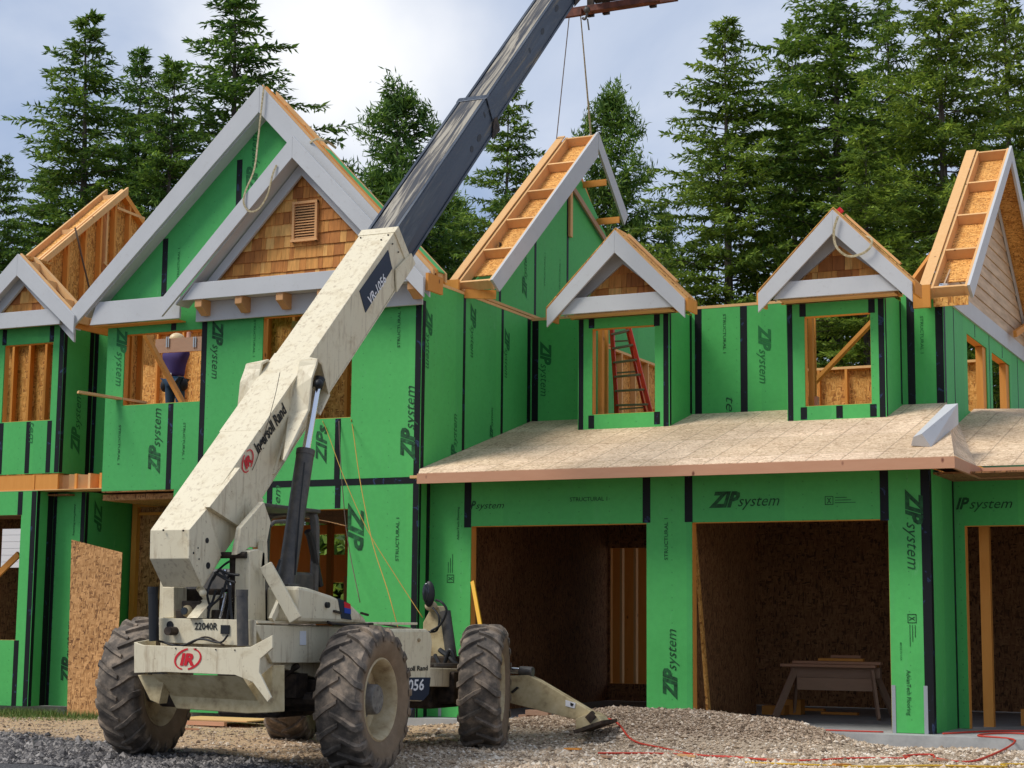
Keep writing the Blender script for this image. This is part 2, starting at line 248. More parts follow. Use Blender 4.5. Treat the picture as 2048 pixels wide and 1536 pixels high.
# ---------------------------------------------------------------- object helpers
class MB:
    def __init__(s): s.v = []; s.f = []
    def poly(s, vs, fs):
        o = len(s.v); s.v += [tuple(map(float, p)) for p in vs]; s.f += [[i+o for i in f] for f in fs]; return s
    def box(s, x0, x1, y0, y1, z0, z1):
        if x0 > x1: x0, x1 = x1, x0
        if y0 > y1: y0, y1 = y1, y0
        if z0 > z1: z0, z1 = z1, z0
        return s.poly([(x0, y0, z0), (x1, y0, z0), (x1, y1, z0), (x0, y1, z0), (x0, y0, z1), (x1, y0, z1), (x1, y1, z1), (x0, y1, z1)],
                      [(0, 3, 2, 1), (4, 5, 6, 7), (0, 1, 5, 4), (1, 2, 6, 5), (2, 3, 7, 6), (3, 0, 4, 7)])
    def bar(s, p, q, wd, ht, upv=(0, 0, 1)):
        p, q = Vector(p), Vector(q); d = (q-p).normalized(); u = Vector(upv)
        if abs(d.dot(u.normalized())) > .98: u = Vector((0, 1, 0))
        sd_ = d.cross(u).normalized()*wd/2; u2 = sd_.cross(d).normalized()*ht/2
        vs = [p-sd_-u2, p+sd_-u2, p+sd_+u2, p-sd_+u2, q-sd_-u2, q+sd_-u2, q+sd_+u2, q-sd_+u2]
        return s.poly(vs, [(0, 3, 2, 1), (4, 5, 6, 7), (0, 1, 5, 4), (1, 2, 6, 5), (2, 3, 7, 6), (3, 0, 4, 7)])
    def prism(s, pts, ax, a, b):                 # outline in the other two axes, extruded along ax (0 x, 1 y, 2 z)
        def mk(c, p): return (c, p[0], p[1]) if ax == 0 else ((p[0], c, p[1]) if ax == 1 else (p[0], p[1], c))
        n = len(pts); ar = sum(pts[i][0]*pts[(i+1) % n][1]-pts[(i+1) % n][0]*pts[i][1] for i in range(n))
        if ar < 0: pts = pts[::-1]
        if a > b: a, b = b, a
        vs = [mk(a, p) for p in pts]+[mk(b, p) for p in pts]
        fs = [list(range(n))[::-1], list(range(n, 2*n))]+[[i, (i+1) % n, n+(i+1) % n, n+i] for i in range(n)]
        if ax == 1: fs = [f[::-1] for f in fs]
        return s.poly(vs, fs)
    def tube(s, pts, r, n=8, flat=None, cap=True):
        pts = [Vector(p) for p in pts]; m = len(pts); vs = []; fs = []; ref = Vector((0, 0, 1))
        for i, p in enumerate(pts):
            d = (pts[min(i+1, m-1)]-pts[max(i-1, 0)]).normalized()
            if abs(d.dot(ref)) > .95: ref = Vector((1, 0, 0)) if abs(d.x) < .9 else Vector((0, 1, 0))
            a = d.cross(ref).normalized(); b = a.cross(d).normalized(); ref = b; rr = r[i] if isinstance(r, (list, tuple)) else r
            for k in range(n):
                t = 2*PI*k/n; vs.append(p+a*math.cos(t)*rr*(flat or 1)+b*math.sin(t)*rr)
        for i in range(m-1):
            for k in range(n): fs.append([i*n+k, i*n+(k+1) % n, (i+1)*n+(k+1) % n, (i+1)*n+k])
        if cap: fs.append(list(range(n))[::-1]); fs.append([(m-1)*n+k for k in range(n)])
        return s.poly(vs, fs)
    def lathe_x(s, prof, c, n=48, closed=False):   # prof: (x, r) around an x axis through c
        vs = []; m = len(prof)
        for x, r in prof:
            for k in range(n):
                t = 2*PI*k/n; vs.append((c[0]+x, c[1]+r*math.cos(t), c[2]+r*math.sin(t)))
        fs = [[i*n+k, i*n+(k+1) % n, (i+1)*n+(k+1) % n, (i+1)*n+k] for i in range(m-1) for k in range(n)]
        if closed: fs += [[(m-1)*n+k, (m-1)*n+(k+1) % n, (k+1) % n, k] for k in range(n)]
        return s.poly(vs, fs)
    def ball(s, c, r, n=10, m=7):
        rx, ry, rz = r if isinstance(r, (tuple, list)) else (r, r, r); vs = []
        for i in range(m+1):
            p = PI*i/m
            for k in range(n):
                t = 2*PI*k/n; vs.append((c[0]+rx*math.sin(p)*math.cos(t), c[1]+ry*math.sin(p)*math.sin(t), c[2]+rz*math.cos(p)))
        return s.poly(vs, [[i*n+k, (i+1)*n+k, (i+1)*n+(k+1) % n, i*n+(k+1) % n] for i in range(m) for k in range(n)])
    def build(s, name, m, parent=None, smooth=False, bev=0, fixn=True):
        me = bpy.data.meshes.new(name); me.from_pydata(s.v, [], s.f); me.materials.append(m)
        if fixn:
            bm = bmesh.new(); bm.from_mesh(me); bmesh.ops.recalc_face_normals(bm, faces=bm.faces); bm.to_mesh(me); bm.free()
        if smooth: me.shade_smooth() if hasattr(me, 'shade_smooth') else None
        o = bpy.data.objects.new(name, me); COL.objects.link(o)
        if smooth and smooth != 'all':
            try: me.set_sharp_from_angle(angle=math.radians(40))
            except Exception: pass
        if bev:
            b = o.modifiers.new('bevel', 'BEVEL'); b.width = bev; b.segments = 2; b.limit_method = 'ANGLE'; b.angle_limit = math.radians(35)
        if parent: adopt(o, parent)
        return o
WORLD = {}
def adopt(o, parent):
    o.parent = parent
    pm = WORLD.get(parent.name)
    if pm: o.matrix_parent_inverse = pm.inverted()
def tag(o, label=None, cat=None, group=None, kind=None):
    if label: o['label'] = label
    if cat: o['category'] = cat
    if group: o['group'] = group
    if kind: o['kind'] = kind
    return o
def thing(name, label, cat, loc=(0, 0, 0), group=None):
    o = bpy.data.objects.new(name, None); COL.objects.link(o); o.location = loc; o.empty_display_size = .2
    WORLD[o.name] = Matrix.Translation(loc)
    return tag(o, label, cat, group)
_tc = {}
def text_geo(s, bold=0., shear=0.):
    k = (s, bold, shear)
    if k not in _tc:
        c = bpy.data.curves.new('t', 'FONT'); c.body = s; c.size = 1; c.offset = bold; c.shear = shear; c.resolution_u = 2
        o = bpy.data.objects.new('t', c); COL.objects.link(o)
        dg = bpy.context.evaluated_depsgraph_get(); me = bpy.data.meshes.new_from_object(o.evaluated_get(dg))
        vs = [tuple(v.co) for v in me.vertices]; fs = [list(p.vertices) for p in me.polygons]
        bpy.data.objects.remove(o); bpy.data.curves.remove(c); bpy.data.meshes.remove(me); _tc[k] = (vs, fs)
    return _tc[k]
def place(vs, o, ex, ey, sx, sy, off=(0, 0)):
    o, ex, ey = Vector(o), Vector(ex), Vector(ey)
    return [o+ex*((v[0]+off[0])*sx)+ey*((v[1]+off[1])*sy) for v in vs]
def text(mb, s, o, ex, ey, length, height, bold=0., shear=0.):
    vs, fs = text_geo(s, bold, shear); xs = [v[0] for v in vs]; ys = [v[1] for v in vs]
    caph = text_geo('H', bold, shear)[0]; hh = max(v[1] for v in caph)
    return mb.poly(place(vs, o, ex, ey, length/(max(xs)-min(xs)), height/hh, (-min(xs), 0)), fs)
def logo(o, ex, ey, length, parent, m=INK, part='full', proud=None):
    mb = MB(); ex, ey = Vector(ex), Vector(ey); o = Vector(o); h = length*.205
    nrm = ex.cross(ey).normalized(); o = o+nrm*.0045
    if part == 'full': text(mb, 'ZIP', o, ex, ey, length*.44, h, .05, .35); text(mb, 'system', o+ex*length*.41, ex, ey, length*.58, h*.72, 0, .35)
    elif part == 'tail': text(mb, 'P', o, ex, ey, length*.16, h, .035, .35); text(mb, 'system', o+ex*length*.15, ex, ey, length*.8, h*.8, 0, .35)
    elif part == 'tail2': text(mb, 'IP', o, ex, ey, length*.24, h, .035, .35); text(mb, 'system', o+ex*length*.24, ex, ey, length*.76, h*.85, 0, .35)
    elif part == 'zips': text(mb, 'ZIPs', o, ex, ey, length, h*1.5, .03, .35)
    elif part == 'zip': text(mb, 'ZIP', o, ex, ey, length, h*1.8, .035, .35)
    elif part == 'tem': text(mb, 'tem', o, ex, ey, length, h*1.6, 0, .35)
    return mb.build('printed_lettering', m, parent, fixn=False)
def small(s, o, ex, ey, length, h, parent, m=INK):
    mb = MB(); ex, ey = Vector(ex), Vector(ey); text(mb, s, Vector(o)+ex.cross(ey)*.0045, ex, ey, length, h, .008)
    return mb.build('printed_lettering', m, parent, fixn=False)
XF, XU, YF = ((1, 0, 0), (0, 0, 1)), ((0, 0, 1), (-1, 0, 0)), ((0, 0, -1), (1, 0, 0))      # faces towards -Y: level, reading up, reading down
SU, SDn = ((0, 0, 1), (0, -1, 0)), ((0, 0, -1), (0, 1, 0))                                  # faces towards +X
# ---------------------------------------------------------------- ground
def gz(x, y):
    z = .325*math.exp(-(((x+6.75)/1.65)**4)-((y-19.05)/.62)**2)
    z += .22*math.exp(-((x+8.9)/1.6)**2-((y-19.35)/.5)**2)+.14*math.exp(-((x+3.6)/1.2)**2-((y-19.0)/.5)**2)*.4
    z += .018*math.sin(x*2.1+y*1.3)*math.sin(y*1.7-x*.6)+.010*math.sin(x*5.3)*math.sin(y*4.7)
    z -= .065*math.exp(-((x+8.2)/1.5)**2-((y-14.6)/2.6)**2)
    return z*(1 if y < 19.72 else max(0, 1-(y-19.72)*8))+(0 if y > 12 else 0)
xs = np.concatenate([np.linspace(-400, -30, 12), np.linspace(-28, -17, 16), np.linspace(-16.8, -1, 160), np.linspace(0, 20, 12), np.linspace(40, 400, 10)])
ys = np.concatenate([np.linspace(-60, 8, 12), np.linspace(9, 11.9, 8), np.linspace(12, 20.2, 110), np.linspace(20.6, 60, 20), np.linspace(80, 900, 14)])
vs = [(x, y, gz(x, y)) for y in ys for x in xs]; nx = len(xs)
fs = [(j*nx+i, j*nx+i+1, (j+1)*nx+i+1, (j+1)*nx+i) for j in range(len(ys)-1) for i in range(nx-1)]
g = MB(); g.v = vs; g.f = fs; tag(g.build('ground', GROUND, smooth='all', fixn=False), kind='structure')
def stones(n, fx, m, label, smin, smax):
    V = []; Fc = []
    base = np.array([(1, 0, 0), (-1, 0, 0), (0, 1, 0), (0, -1, 0), (0, 0, 1), (0, 0, -1)], float)
    tri = [(0, 2, 4), (2, 1, 4), (1, 3, 4), (3, 0, 4), (2, 0, 5), (1, 2, 5), (3, 1, 5), (0, 3, 5)]
    for i in range(n):
        x, y = fx(); s = smin+(smax-smin)*(rng.random()**2.5 if rng.random() > .02 else 1+rng.random()); z = gz(x, y)
        q = base*(s*(.6+.8*rng.random((6, 1))))*np.array([1, .8+.4*rng.random(), .65]); a = rng.random()*6.28; c, sn = math.cos(a), math.sin(a)
        q = np.stack([q[:, 0]*c-q[:, 1]*sn, q[:, 0]*sn+q[:, 1]*c, q[:, 2]], 1)+np.array([x, y, z+s*.2]); o = len(V)
        V += q.tolist(); Fc += [(a_+o, b_+o, c_+o) for a_, b_, c_ in tri]
    me = bpy.data.meshes.new('gravel'); me.from_pydata(V, [], Fc); me.materials.append(m); o = bpy.data.objects.new('gravel', me); COL.objects.link(o); return tag(o, label, 'gravel', kind='stuff')
def rgt():
    while True:
        x, y = rng.uniform(-11.4, -1.5), rng.uniform(14.1, 19.72)
        if gz(x, y) > .15 and rng.random() < .85: continue
        dn = .5+.5*math.sin(x*1.7+y*2.3+1.2*math.sin(y*3.1))*math.sin(y*2.9-x*1.1+.8*math.sin(x*2.7))
        if y+.35*x+.5*rng.random() > 12.0-.35*rng.random() and rng.random() < (1 if x > -9.3 else .25)*(.22+1.1*dn): return x, y
def lft():
    while True:
        x, y = rng.uniform(-15.5, -6.5), rng.uniform(13.0, 17.6)
        if y+.35*x+.9*rng.random() < 11.55: return x, y
STONEB = mat('brown_crushed_stone', (.35, .27, .19), .9, spec=.15, build=isl_b([(0, (.13, .09, .06)), (.35, (.32, .23, .155)), (.75, (.47, .355, .25)), (1, (.60, .50, .39))], 20))
stones(42000, rgt, STONE, 'pale crushed stone spread over the yard on the right', .008, .028)
def mnd():
    while True:
        x, y = rng.uniform(-9.2, -4.2), rng.uniform(17.9, 19.72)
        if gz(x, y) > .10+.06*rng.random(): return x, y
stones(22000, mnd, STONEB, 'brown gravel heaped in a low mound before the garage', .007, .022)
stones(7000, lambda: (rng.uniform(-18, -9.5), rng.uniform(15.8, 19.6)), STONEB, 'small brown stones scattered over the bare dirt on the left', .006, .020)
stones(15000, lft, STONED, 'dark crushed rock across the near left of the yard', .012, .036)
gm = MB()
for i in range(5200):
    x = rng.uniform(-19, -15.2); y = 19.75-abs(rng.normal(0, .22))-(0.2 if x > -16.3 else 0)
    if rng.random() < .3: y -= rng.random()*.6
    h = rng.uniform(.03, .14)*(1 if y > 19.3 else .45); a = rng.uniform(0, 6.28); b = rng.uniform(-.05, .05); c = rng.uniform(-.05, .05); wd = .006
    gm.poly([(x-wd*math.cos(a), y-wd*math.sin(a), 0), (x+wd*math.cos(a), y+wd*math.sin(a), 0), (x+b, y+c, h)], [(0, 1, 2)])
tag(gm.build('grass', GRASS, fixn=False), 'ragged grass growing along the foot of the left green wall', 'grass', kind='stuff')
tag(MB().box(-11, 3, 19.74, 30, -.3, .15).box(-21, -11, 20.3, 30, -.3, .1).build('concrete_slab', CONC), kind='structure')
# ---------------------------------------------------------------- house
H = thing('wood_framed_house', 'unfinished two storey house in green sheathing with black seam tape and grey gables', 'house', (-11, 20, 0))
YM, YG, YU, YD = 19.78, 20.09, 23.1, 22.2
XC, XP, XR = -10.8, -4.41, -4.84
def wallY(name, Y, x0, x1, z0, z1, holes=(), m=GREEN, th=.015, parent=H, label=None):
    xb = sorted({x0, x1, *[min(max(h[k], x0), x1) for h in holes for k in (0, 1)]}); zb = sorted({z0, z1, *[min(max(h[k], z0), z1) for h in holes for k in (2, 3)]}); mb = MB()
    for i in range(len(xb)-1):
        for j in range(len(zb)-1):
            cx_, cz_ = (xb[i]+xb[i+1])/2, (zb[j]+zb[j+1])/2
            if any(h[0] < cx_ < h[1] and h[2] < cz_ < h[3] for h in holes): continue
            mb.box(xb[i], xb[i+1], Y, Y+th, zb[j], zb[j+1])
    bm = bmesh.new(); vv = [bm.verts.new(p) for p in mb.v]
    for f in mb.f: bm.faces.new([vv[i] for i in f])
    bmesh.ops.remove_doubles(bm, verts=bm.verts, dist=1e-4)
    seen = {}
    for f in list(bm.faces):
        k = tuple(sorted(v.index for v in f.verts)); k = tuple(sorted(tuple(round(c, 4) for c in v.co) for v in f.verts)); seen.setdefault(k, []).append(f)
    bmesh.ops.delete(bm, geom=[f for l in seen.values() if len(l) > 1 for f in l], context='FACES_ONLY')
    me = bpy.data.meshes.new(name); bm.to_mesh(me); bm.free(); me.materials.append(m); o = bpy.data.objects.new(name, me); COL.objects.link(o); adopt(o, parent)
    if label: o['label'] = label
    return o
def frameY(Y, h, d=.10, t=.038, m=LUM, parent=H, sill=True, name='window_frame'):
    x0, x1, z0, z1 = h; e_ = .006
    mb = MB().box(x0-t, x0+e_, Y+.016, Y+d, z0, z1).box(x1-e_, x1+t, Y+.016, Y+d, z0, z1).box(x0-t, x1+t, Y+.016, Y+d, z1-e_, z1+t)
    if sill: mb.box(x0-t, x1+t, Y+.016, Y+d, z0-t, z0+e_)
    return mb.build(name, m, parent)
def tapeY(Y, x, z0, z1, wd=.085, parent=H): return MB().box(x-wd/2, x+wd/2, Y-.0025, Y+.001, z0, z1).build('seam_tape', TAPE, parent)
def tapeX(X, y, z0, z1, wd=.085, parent=H): return MB().box(X-.001, X+.0025, y-wd/2, y+wd/2, z0, z1).build('seam_tape', TAPE, parent)
def htape(Y, x0, x1, z, wd=.085, parent=H): return MB().box(x0, x1, Y-.0040, Y+.001, z-wd/2, z+wd/2).build('seam_tape', TAPE, parent)
# --- main block front
W1 = (-15.53, -14.225, 4.29, 5.29); W2 = (-13.23, -11.83, 3.97, 5.385); W3 = (-13.30, -11.83, 1.15, 2.78)
mw = wallY('front_wall', YM, -15.83, XC, 3.10, 5.72, [W1, W2]); frameY(YM, W1); frameY(YM, W2)
lw = wallY('front_wall', YM, -14.6, XC, .12, 3.098, [W3]); frameY(YM, W3)
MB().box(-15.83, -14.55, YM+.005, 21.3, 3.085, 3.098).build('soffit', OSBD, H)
for x, a, b in ((-14.70, 3.10, 4.28), (-14.18, 3.1, 5.45), (-14.70, 5.30, 5.45), (-12.02, 3.11, 3.96), (-13.05, 2.79, 3.11), (-12.0, 2.79, 3.11), (XC-.045, .12, 5.45)): tapeY(YM, x, a, b)
htape(YM, -13.1, XC, 3.125)
for p, d, ln, pt in (((828, 922), XU, .98, 'full'), ((318, 948), XU, .92, 'full'), ((652, 928), XU, .52, 'zips'), ((427, 640), YF, .82, 'full'), ((236, 655), YF, .84, 'full'), ((560, 1016), XU, .3, 'tem')):
    logo(onY(*p, YM), *d, ln, mw, INK if p[0] != 236 else INK2, pt)
logo(onY(698, 1005, YM), *YF, .62, lw, INK, 'zip')
small('STRUCTURAL 1', onY(797, 1122, YM), *XU, .55, .045, lw); small('STRUCTURAL 1', onY(800, 695, YM), *XU, .52, .04, mw); small('STRUCTURAL 1', onY(238, 850, YM), *YF, .55, .035, mw); small('STRUCTURAL 1', onY(367, 845, YM), *YF, .5, .035, mw); small('STRUCTURAL 1', onY(508, 640, YM), *YF, .5, .03, mw, INK2)
# --- right flank of the main block
sw = MB().box(XC-.015, XC, YM+.016, 26.3, 3.2, 5.72).box(XC-.015, XC, YM+.016, YG, .12, 3.2).build('side_wall', GREEN, H)
MB().box(XC-.016, XC+.004, YM+.02, 26.3, 5.722, 5.76).build('top_plate', PALE, H)
tapeX(XC, YM+.06, 3.2, 5.45); tapeX(XC, 20.98, 3.55, 5.72, .07); tapeX(XC, 22.15, 3.9, 5.72, .07); tapeX(XC, 23.03, 4.1, 5.72, .11); tapeX(XC, YG-.06, .15, 3.1, .09); tapeX(XC, YM+.03, .15, 3.2, .05)
for a, ln, d in (((853, 615), .80, SDn), ((942, 606), .75, SDn), ((1010, 655), .72, SDn), ((912, 940), .75, SU), ((985, 880), .45, SU)): logo(onX(*a, XC), *d, ln, sw, INK2)
# --- garage front
D1 = (-10.21, -7.83, .14, 2.545); D2 = (-7.25, -4.885, .14, 2.545)
gw = wallY('garage_front_wall', YG, XC+.001, XP, .155, 3.12, [D1, D2]); frameY(YG, D1, .14, m=LUM, sill=False, name='door_frame'); frameY(YG, D2, .14, m=LUM, sill=False, name='door_frame')
ps = MB().box(XP-.015, XP, YG+.016, 21.42, .155, 3.12).build('garage_pier_side', GREEN, H)
for x, a, b in ((-10.26, 2.53, 3.1), (-7.83, 2.55, 3.1), (-7.29, 2.55, 3.1), (-4.925, 2.53, 3.1), (XP-.05, .155, 3.1)): tapeY(YG, x, a, b, .10)
tapeX(XP, YG+.05, .155, 3.1, .10); tapeX(XP, 21.36, .155, 3.1, .10)
logo(onY(1418, 1014, YG), *XF, .88, gw); logo(onY(941, 1018, YG), *XF, .50, gw, INK, 'tail'); logo(onY(1353, 1400, YG), *XU, .84, gw); logo(onY(1812, 978, YG), *YF, .92, gw)
small('STRUCTURAL 1', onY(1140, 1003, YG), *XF, .50, .05, gw); small('STRUCTURAL 1', onY(1336, 1120, YG), *XU, .5, .045, gw)
small('AdvanTech Flooring', onY(1813, 1340, YG), *YF, .50, .045, gw); small('MADE IN USA', onY(1800, 1285, YG), *YF, .2, .02, gw, INK2)
small('AdvanTech Flooring', onY(918, 1080, YG), *XU, .42, .03, gw)
for p in ((1650, 1010, XF), (908, 1165, XU), (1815, 1228, YF)):
    o = Vector(onY(p[0], p[1], YG)); ex, ey = map(Vector, p[2]); nr = ex.cross(ey)*.0045; mb = MB(); o = o+nr
    for a, b, c, d in ((0, 0, .10, .008), (0, .092, .10, .1), (0, 0, .008, .1), (.092, 0, .1, .1)): mb.poly([o+ex*a+ey*b, o+ex*c+ey*b, o+ex*c+ey*d, o+ex*a+ey*d], [(0, 1, 2, 3)])
    text(mb, 'X', o+ex*.025+ey*.02, ex, ey, .05, .06, .03)
    for i in range(3): mb.poly([o+ex*.12+ey*(.02+.03*i), o+ex*(.36-.05*i)+ey*(.02+.03*i), o+ex*(.36-.05*i)+ey*(.027+.03*i), o+ex*.12+ey*(.027+.03*i)], [(0, 1, 2, 3)])
    mb.build('printed_lettering', INK, gw, fixn=False)
for x in (-4.86, -4.50): MB().box(x-.022, x+.022, YG-.006, YG-.003, .10, .68).build('tie_strap', SILV, gw)
for x in (-10.62, -10.28): MB().box(x-.022, x+.022, YG-.006, YG-.003, .16, .45).build('tie_strap', SILV, gw)
# right bay beyond the pier, set back
D3 = (-4.29, -1.9, .14, 2.53); rw = wallY('garage_front_wall', 21.4, XP+.001, -1.0, .155, 3.12, [D3]); frameY(21.4, D3, .14, sill=False, name='door_frame')
logo(onY(1912, 1018, 21.4), *XF, .66, rw, INK, 'tail2')
MB().box(-3.0, -1.0, 21.2, 21.38, 2.38, 2.52).build('header_beam', LUM, H)
# --- lower roof: sheathing, fascia
ZE = 3.2; SL = .29
def rz(y, y0=19.55): return ZE+SL*(y-y0)
MB().poly([(-10.66, 19.5, rz(19.5)), (-4.0, 19.5, rz(19.5)), (XR+.002, 23.15, rz(23.15)), (XC+.002, 23.15, rz(23.15)), (XC+.002, 19.79, rz(19.79))], [(0, 1, 2, 3, 4)]).poly(
    [(-10.66, 19.5, rz(19.5)-.02), (-4.0, 19.5, rz(19.5)-.02), (XR+.002, 23.15, rz(23.15)-.02), (XC+.002, 23.15, rz(23.15)-.02), (XC+.002, 19.79, rz(19.79)-.02)], [(4, 3, 2, 1, 0)]).poly(
    [(-10.66, 19.5, rz(19.5)-.02), (-4.0, 19.5, rz(19.5)-.02), (-4.0, 19.5, rz(19.5)), (-10.66, 19.5, rz(19.5))], [(0, 1, 2, 3)]).build('roof_deck', OSBR, H, fixn=False)
r2 = lambda y: rz(y, 20.98); D2_ = (XR+.002, 23.9, rz(23.9, 20.98))
MB().poly([(-4.05, 20.98, r2(20.98)), (-1.0, 20.98, r2(20.98)), (-1.0, 29, r2(29)-.75), (-3.4, 29, r2(29)-.75), (XR, 29.4, r2(25.2)+.33), (XR, 25.0, r2(25.0)), D2_], [(0, 1, 2, 3, 4, 5, 6)]).build('roof_deck', OSBR, H, fixn=False)
A_, B_, C_, D_ = (-4.0, 19.5, rz(19.5)), (-4.05, 20.98, r2(20.98)), (XR+.002, 23.15, rz(23.15)), (XR+.002, 23.9, r2(23.9))
MB().poly([A_, B_, D_, C_], [(0, 1, 2), (0, 2, 3)]).build('roof_hip', OSBR, H, fixn=False)
MB().box(-10.66, -3.99, 19.46, 19.498, 3.05, 3.175).build('fascia', FASC, H); MB().box(-4.028, -3.99, 19.499, 20.93, 3.05, 3.175).build('fascia', FASC, H); MB().box(-4.03, -1.0, 20.935, 20.975, 3.05, 3.175).build('fascia', FASC, H)
MB().box(XC+.01, -4.04, 19.51, YG-.01, 3.125, 3.16).build('soffit', PALE, H); MB().box(-4.38, -4.03, YG, 20.9, 3.125, 3.15).build('soffit', PALE, H)
# --- upper rear wall between dormers
DA = (-9.45, -8.53, 4.17, 5.36); DB = (-6.45, -5.58, 4.15, 5.33)
wallY('upper_wall', YU, XC+.001, -9.66, 4.0, 5.70); uw = wallY('upper_wall', YU, -8.32, -6.69, 4.0, 5.70); wallY('upper_wall', YU, -5.39, XR, 4.0, 5.70)
MB().box(XC+.01, -9.7, YU-.003, YU+.12, 5.702, 5.74).box(-8.3, -6.7, YU-.003, YU+.12, 5.702, 5.74).box(-5.37, XR, YU-.003, YU+.12, 5.702, 5.74).build('top_plate', PALE, H)
for x in (XC+.07, -8.23, -7.57, -5.27, XR-.055): tapeY(YU, x, 4.1, 5.70, .10)
logo(onY(1518, 650, YU), *YF, .82, uw, INK2); logo(onY(1082, 682, YU), *YF, .82, uw, INK2); small('STRUCTURAL 1', onY(1446, 628, YU), *YF, .55, .04, uw); small('STRUCTURAL 1', onY(1840, 632, YU), *YF, .5, .04, uw, INK2)
logo(onY(1452, 795, YU), *YF, .4, uw, INK, 'tem')
def rake(mb, xc, hw, za, vt, y0, y1, zt=None, sides=(-1, 1), tip=None):
    zt = zt if zt is not None else za-hw
    for sg in sides:
        mb.prism([(xc, za), (xc+sg*hw, zt), (xc+sg*hw, zt-(tip or vt)), (xc, za-vt)], 1, y0, y1)
    return mb
def shingles(parent, tri, Y, rowh=.15, seed=1, hole=None):
    """courses of individual shingles inside the triangle tri=(xc, half width, z base, z apex)"""
    rr = random.Random(seed); xc, hw, zb, za = tri; mb = MB(); z = zb; row = 0
    while z < za-.03:
        zt = min(z+rowh, za); hb = hw*(za-z)/(za-zb); ht = max(0, hw*(za-zt)/(za-zb)); x = xc-hb+rr.uniform(0, .05)*0
        while x < xc+hb-.01:
            wd = rr.choice((.07, .10, .13, .16, .19)); x2 = min(x+wd, xc+hb); dz = rr.uniform(-.004, .004)
            def cz(xx): return min(zt+.01, zb+(za-zb)*(1-abs(xx-xc)/hw))
            pts = [(x+.002, z+dz), (x2-.002, z+dz)]
            if cz(x2) > z+dz+.005: pts.append((x2-.002, cz(x2)))
            if x < xc < x2 and cz(xc) < zt+.009: pts.append((xc, cz(xc)))
            if cz(x) > z+dz+.005: pts.append((x+.002, cz(x)))
            if len(pts) > 2:
                n = len(pts); yb = Y+.0; vs = [(a, Y-.022+.016*min(1, (b-z)/rowh), b) for a, b in pts]+[(a, Y, b) for a, b in pts]
                mb.poly(vs, [list(range(n))]+[[i+n for i in range(n)][::-1]]+[[(i+1) % n, i, n+i, n+(i+1) % n] for i in range(n)])
            x = x2
        z += rowh; row += 1
    return mb.build('shingle_siding', SHING, parent, fixn=True)
def dormer(xc, x0, x1, hole, label, clip_tapes, seed):
    d = wallY('dormer', YD, x0, x1, rz(YD)-.01, 5.56, [hole], label=label)
    for sg, x in ((-1, x0), (1, x1)):
        a, b = (x, x+.015) if sg < 0 else (x-.015, x)
        MB().poly([(a, YD+.016, rz(YD)), (b, YD+.016, rz(YD)), (b, YU, rz(YU)), (a, YU, rz(YU)), (a, YD+.016, 5.6), (b, YD+.016, 5.6), (b, YU, 5.6), (a, YU, 5.6)], [(0, 3, 2, 1), (4, 5, 6, 7), (0, 1, 5, 4), (1, 2, 6, 5), (2, 3, 7, 6), (3, 0, 4, 7)]).build('side_wall', GREEN, d)
    frameY(YD, hole, .12, .04, LUM, d)
    MB().box(hole[0]-.04, hole[0]+.02, YD+.30, YD+.39, hole[2]-.05, hole[3]+.1).build('stud', LUM, d)
    MB().box(hole[0]-.12, hole[0]-.03, YD+.62, YD+.66, 3.4, 5.56).build('stud', LUM, d)
    for x, a, b in clip_tapes: tapeY(YD, x, a, b, .085, d)
    tapeY(YD, x1-.05, rz(YD), 5.5, .075, d); tapeY(YD, x0+.045, rz(YD), 5.5, .07, d); tapeX(x1, YD+.035, rz(YD)+.02, 5.56, .06, d); tapeX(x1, YU-.06, rz(YU), 5.6, .08, d)
    mb = rake(MB(), xc, 1.0, 6.62, .31, 21.78, 21.815, 5.60, tip=.25); mb.build('rake_board', TRIM, d, bev=.004)
    rake(MB(), xc, .86, 6.57, .36, 22.06, 22.10, 5.71, tip=.18).build('inner_rake_board', TRIM, d)
    rake(MB(), xc, .97, 6.60, .02, 21.816, 22.19, 5.62).build('soffit', TRIM, d)
    MB().prism([(xc-.62, 5.74), (xc+.62, 5.74), (xc+.82, 5.52), (xc-.82, 5.52)], 1, 21.84, 21.88).build('collar_board', TRIM, d, bev=.004)
    MB().prism([(xc-.8, 5.5), (xc+.8, 5.5), (xc, 6.35)], 1, 22.12, 22.18).build('gable_wall', OSB, d)
    shingles(d, (xc, .60, 5.70, 6.31), 22.118, .19, seed)
    MB().box(xc-.74, xc+.74, 21.9, 22.19, 5.50, 5.518).build('soffit', PALE, d)
    # roof framing seen past the rake board on the right
    for sg in (-1, 1):
        for y in (21.83, 22.15): MB().prism([(xc, 6.645), (xc+sg*1.02, 5.625), (xc+sg*1.02, 5.53), (xc, 6.55)], 1, y, y+.04).build('rafter', PALE, d)
    for sg in (-1, 1):
        MB().prism([(xc, 6.665), (xc+sg*1.03, 5.635), (xc+sg*1.03, 5.62), (xc, 6.65)], 1, 21.82, 22.2).build('roof_sheathing', OSB, d)
        MB().box(xc+sg*1.0, xc+sg*1.03, 21.82, 22.2, 5.46, 5.62).build('fascia', LUM, d)
        MB().bar((xc+sg*.1, 22.05, 6.60), (xc+sg*.8, 22.05, 5.90), .07, .03, (sg*.7, 0, .7)).build('batten', PALE, d)
    return d
dA = dormer(-8.95, -9.66, -8.32, DA, 'dormer nearest the boom with a red ladder inside its opening', [(-9.46, 5.37, 5.56), (-8.5, 5.34, 5.56), (-9.46, 3.98, 4.16), (-8.5, 4.0, 4.17)], 3)
